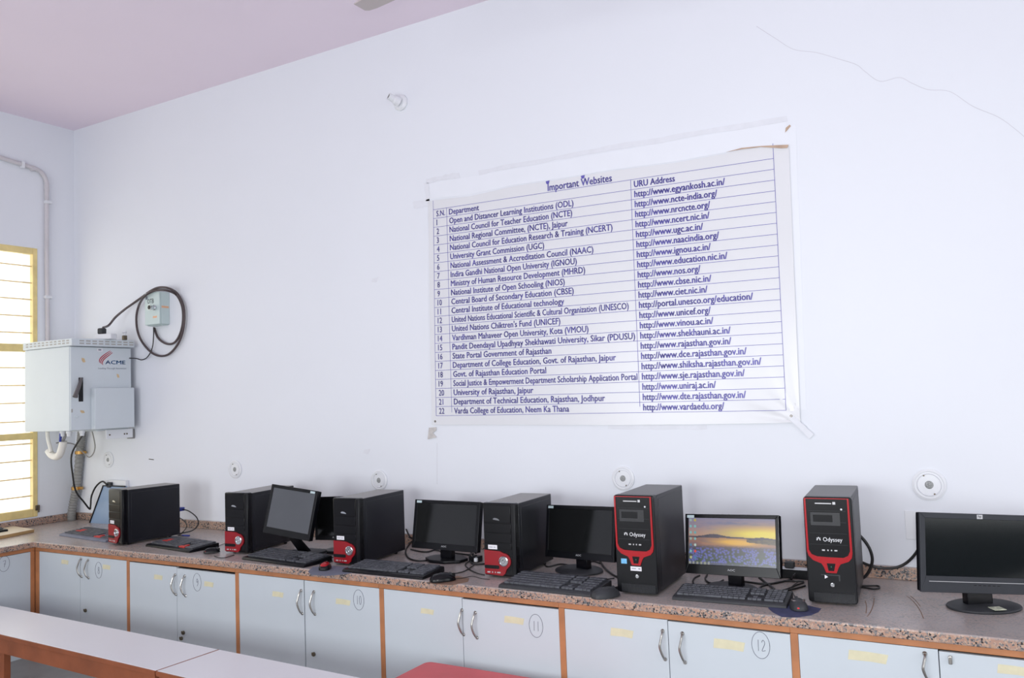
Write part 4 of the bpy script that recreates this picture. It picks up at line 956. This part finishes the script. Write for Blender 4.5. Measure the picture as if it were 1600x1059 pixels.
MB().box(ax1+.001, ax1+.0014, q.y-.012, q.y+.01, q.z-.005, q.z+.005, mtx=AM).build('label_print', M['acme_g'], ac)
MB().box(.28, .74, -.3, -.045, az0-.014, az0-.0005, .002, mtx=AM).build('base_plate', M['box'], ac)
br = MB().box(.755, .772, -.245, -.03, 1.395, 1.462, .002, mtx=AM).build('bracket', M['plate'], ac)
MB().box(.73, .755, -.05, -.001, 1.385, 1.455, .002, mtx=AM).build('bracket_rail', M['gpipe'], ac)
for y in (-.22, -.1, -.08): MB().lathe([(0, .004), (.005, .004), (.006, 0)], 10, Matrix.Translation(Vector((.772, y, 1.425))-ao) @ Matrix.Rotation(PI/2, 4, 'Y')).build('screw', M['lockm'], ac)
for x, y in ((.55, -.44), (.66, -.46), (.72, -.4)): MB().lathe([(.014, 0), (.016, .02), (.02, .022), (.02, .04)], 14, Matrix.Translation(Vector((x, y, az0-.04))-ao)).build('cable_gland', M['plate'], ac)
# adapter and connector on the lid
lz = az1+.0555
q = onz(168, 530, lz)
ad = thing('plug_adapter', 'white plug adapter lying on top of the equipment box', 'adapter', (q.x-.02, q.y, lz), .3)
MB().box(-.07, .07, -.035, .035, 0, .04, .008).build('body', M['plate'], ad)
MB().box(-.055, -.01, -.025, .025, .04, .085, .01).build('black_plug', M['dusty'], ad)
q = onz(196, 531, lz)
cn = thing('connector', 'small brown connector with a clear cap on the equipment box', 'connector', (q.x-.01, q.y, lz))
MB().box(-.014, .014, -.014, .014, 0, .034, .004).build('body', M['lockm'], cn)
MB().lathe([(0, .034), (.01, .034), (.01, .05), (.018, .056), (.014, .07), (0, .072)], 14).build('cap', M['plate'], cn)

# terminal box with the coiled cable
ot = thing('terminal_box', 'pale green OTB terminal box with a small lock on the wall', 'box', (1.087, 0, 2.22))
MB().box(-.084, .084, -.075, 0, 0, .24, .006).build('body', M['otb'], ot)
MB().box(-.084, .084, -.088, -.0755, .0, .24, .005).build('lid', M['otb'], ot)
lt = MB(); text_on(lt, 'OTB', lambda a, b: Vector((a, -.0886, b)), -.052, .02, .158, .05, .02); lt.build('lettering', M['pen'], ot, shade=False)
MB().lathe([(.018, 0), (.02, .012), (.015, .016), (.015, .036), (.019, .038), (.019, .05), (0, .05)], 18, Matrix.Translation((.035, -.088, .122)) @ Matrix.Rotation(PI/2, 4, 'X')).build('lock_knob', M['chrome'], ot)
MB().lathe([(0, .052), (.015, .052), (.017, .0495)], 18, Matrix.Translation((.035, -.088, .122)) @ Matrix.Rotation(PI/2, 4, 'X')).build('keyhole', M['black'], ot)
MB().box(.01, .055, -.089, -.0878, .048, .062).build('orange_sticker', M['orange'], ot)
MB().box(.0838, .0846, -.07, -.01, .12, .135).build('strip_sticker', M['orange'], ot)
MB().box(-.07, -.05, -.089, -.0878, .19, .215).build('small_mark', M['acme_g'], ot)
MB().box(-.078, .078, -.07, -.01, -.006, -.0005, .002).build('bottom_flange', M['otb'], ot)
def wc(label, pts, r, m, name='cable', g='cables round the equipment box'): return tag(MB().tube(pts, r, 8).build(name, M[m]), label, 'cable', g)
zt_ = lz
plug = Vector(ad.location)+Vector((-.03, -.0, .09))
coil = [(241, 512), (246, 526), (254, 534), (264, 537.5), (274, 534), (282, 520), (286, 500), (284.5, 478), (276, 461), (262, 454), (248, 453), (236, 456), (224, 465), (216, 480), (213, 497), (215, 517), (222, 534), (236, 550), (250, 556), (264, 553), (277, 539), (285, 520), (288, 497), (286, 476), (277, 458.5), (264, 450.5), (249, 449), (236, 454), (222, 464), (208, 474)]
cpts = []
for i, (x, y) in enumerate(coil):
    f_ = i/len(coil); off = .02+.012*f_
    inside = 222 < x < 272 and 446 < y < 470
    cpts.append(W(x, y, .105 if inside and i > 6 else off))
cpts += [ony(194, 484, -.07), ony(180, 496, -.11), ony(170, 508, -.15), plug]
wc('dark cable coiled round the terminal box and running to the equipment box', cpts, .0085, 'cable_b')
wc('thin dark wire drooping from the terminal box to the equipment box', [W(240, 511, .04), W(240, 525, .03), W(238, 543, .03), W(231, 557, .03), W(222, 562, .03), W(213, 560, .04), Vector((.793, -.07, 1.99))], .004, 'cable')
wc('black cable hanging from the equipment box down to a sharp bend above the worktop', [Vector((.72, -.4, az0-.04)), ony(112, 710, -.36), ony(114, 745, -.3), ony(119, 768, -.22), ony(131, 784, -.12), ony(140, 795, -.07), ony(141.5, 790, -.07), ony(143, 775, -.06), ony(150, 760, -.05), ony(160, 752, -.05), Vector((.50, -.06, 1.035))], .0065, 'cable')
gp = thing('conduit', 'grey corrugated conduit running down the wall corner to the worktop', 'conduit', (.06, -.05, ZC))
go = Vector((.06, -.05, ZC))
gpt = [Vector((.17, -.05, az0-.02)), Vector((.15, -.045, 1.38)), Vector((.125, -.04, 1.28)), Vector((.1, -.04, 1.12)), Vector((.085, -.045, 1.0)), Vector((.065, -.055, .9)), Vector((.055, -.065, .8)), Vector((.055, -.065, ZC+.001))]
MB().tube([p-go for p in gpt], lambda q: .03+.0022*math.sin(q*220), 20, steps=24).build('pipe', M['gpipe'], gp)
for a in (2, 4):
    p = gpt[a]-go; MB().lathe([(.031, -.012), (.0365, -.012), (.0365, .012), (.031, .012)], 18, Matrix.Translation(p)).box(p.x+.03, p.x+.06, p.y-.004, p.y+.02, p.z-.01, p.z+.01, .002).build('clamp', M['brass'], gp)
hs = thing('hose', 'white hose bent in a J below the equipment box', 'hose', (.5, -.4, 1.3)); ho = Vector((.5, -.4, 1.3))
hp = [ony(x, y, -.42) for x, y in ((76, 704), (80, 710), (87, 713), (93, 710), (97, 699), (99, 689))]
MB().tube([p-ho for p in hp], .026, 20).build('thick_hose', M['hose'], hs)
hp2 = [ony(x, y, -.44) for x, y in ((74, 672), (75, 685), (78, 697), (80, 706))]
MB().tube([p-ho for p in hp2], .013, 10).build('thin_hose', M['hose'], hs)
hp3 = [ony(x, y, -.42) for x, y in ((98, 690), (101, 683), (104, 676), (105, 672))]
MB().tube([p-ho for p in hp3], .01, 10).build('outlet_tube', M['cable_w'], hs)
hp4 = [ony(x, y, -.45) for x, y in ((94, 690), (94.5, 683), (95, 674))]
MB().tube([p-ho for p in hp4], .009, 8).build('blue_tube', M['vga'], hs)
wc('thin wire crossing the grey conduit and looping up to the equipment box', [ony(88, 692, -.4), ony(97, 689, -.4), ony(104, 678, -.4), ony(106, 673, -.4)], .004, 'cable')
wc('thin grey wire looping below the bracket of the equipment box', [ony(100, 691.5, -.3), ony(113, 693, -.2), ony(122, 698, -.12), ony(130, 707, -.1), ony(139, 714, -.1), ony(146, 708, -.1), ony(148.5, 697, -.1), ony(146, 682, -.1), ony(143.5, 672, -.1)], .0045, 'cable_w')
# conduit on the left wall
cw = thing('conduit', 'cream conduit bending down the left wall above the window', 'conduit', (0, -.3, 3.3)); co = Vector((0, -.3, 3.3))
cpx = [(-60, 226), (-20, 239), (0, 246), (35, 257), (56, 264), (66, 271), (72, 283), (73, 300), (73, 400), (74, 470), (74.5, 560)]
MB().tube([onx(x, y, .018)-co for x, y in cpx], .0165, 20).build('pipe', M['pipe'], cw)
for x, y, v in ((35, 257, 0), (74, 316, 1), (74, 464, 1)):
    p = onx(x, y, .018)-co
    if v: MB().box(p.x-.016, p.x+.02, p.y-.024, p.y+.03, p.z-.012, p.z+.012, .004).build('clamp', M['plate'], cw)
    else: MB().box(p.x-.016, p.x+.02, p.y-.012, p.y+.012, p.z-.03, p.z+.024, .004).build('clamp', M['plate'], cw)
for x, y, v in ((54, 263, 0), (73, 292, 1)):
    p = onx(x, y, .018)-co; MB().tube([p+Vector((0, 0, -.03 if v else -.012)) + Vector((0, 0 if v else -.03, 0)), p+Vector((0, 0, .03 if v else .0))], .0185, 12, smooth=False).build('coupling', M['pipe'], cw)
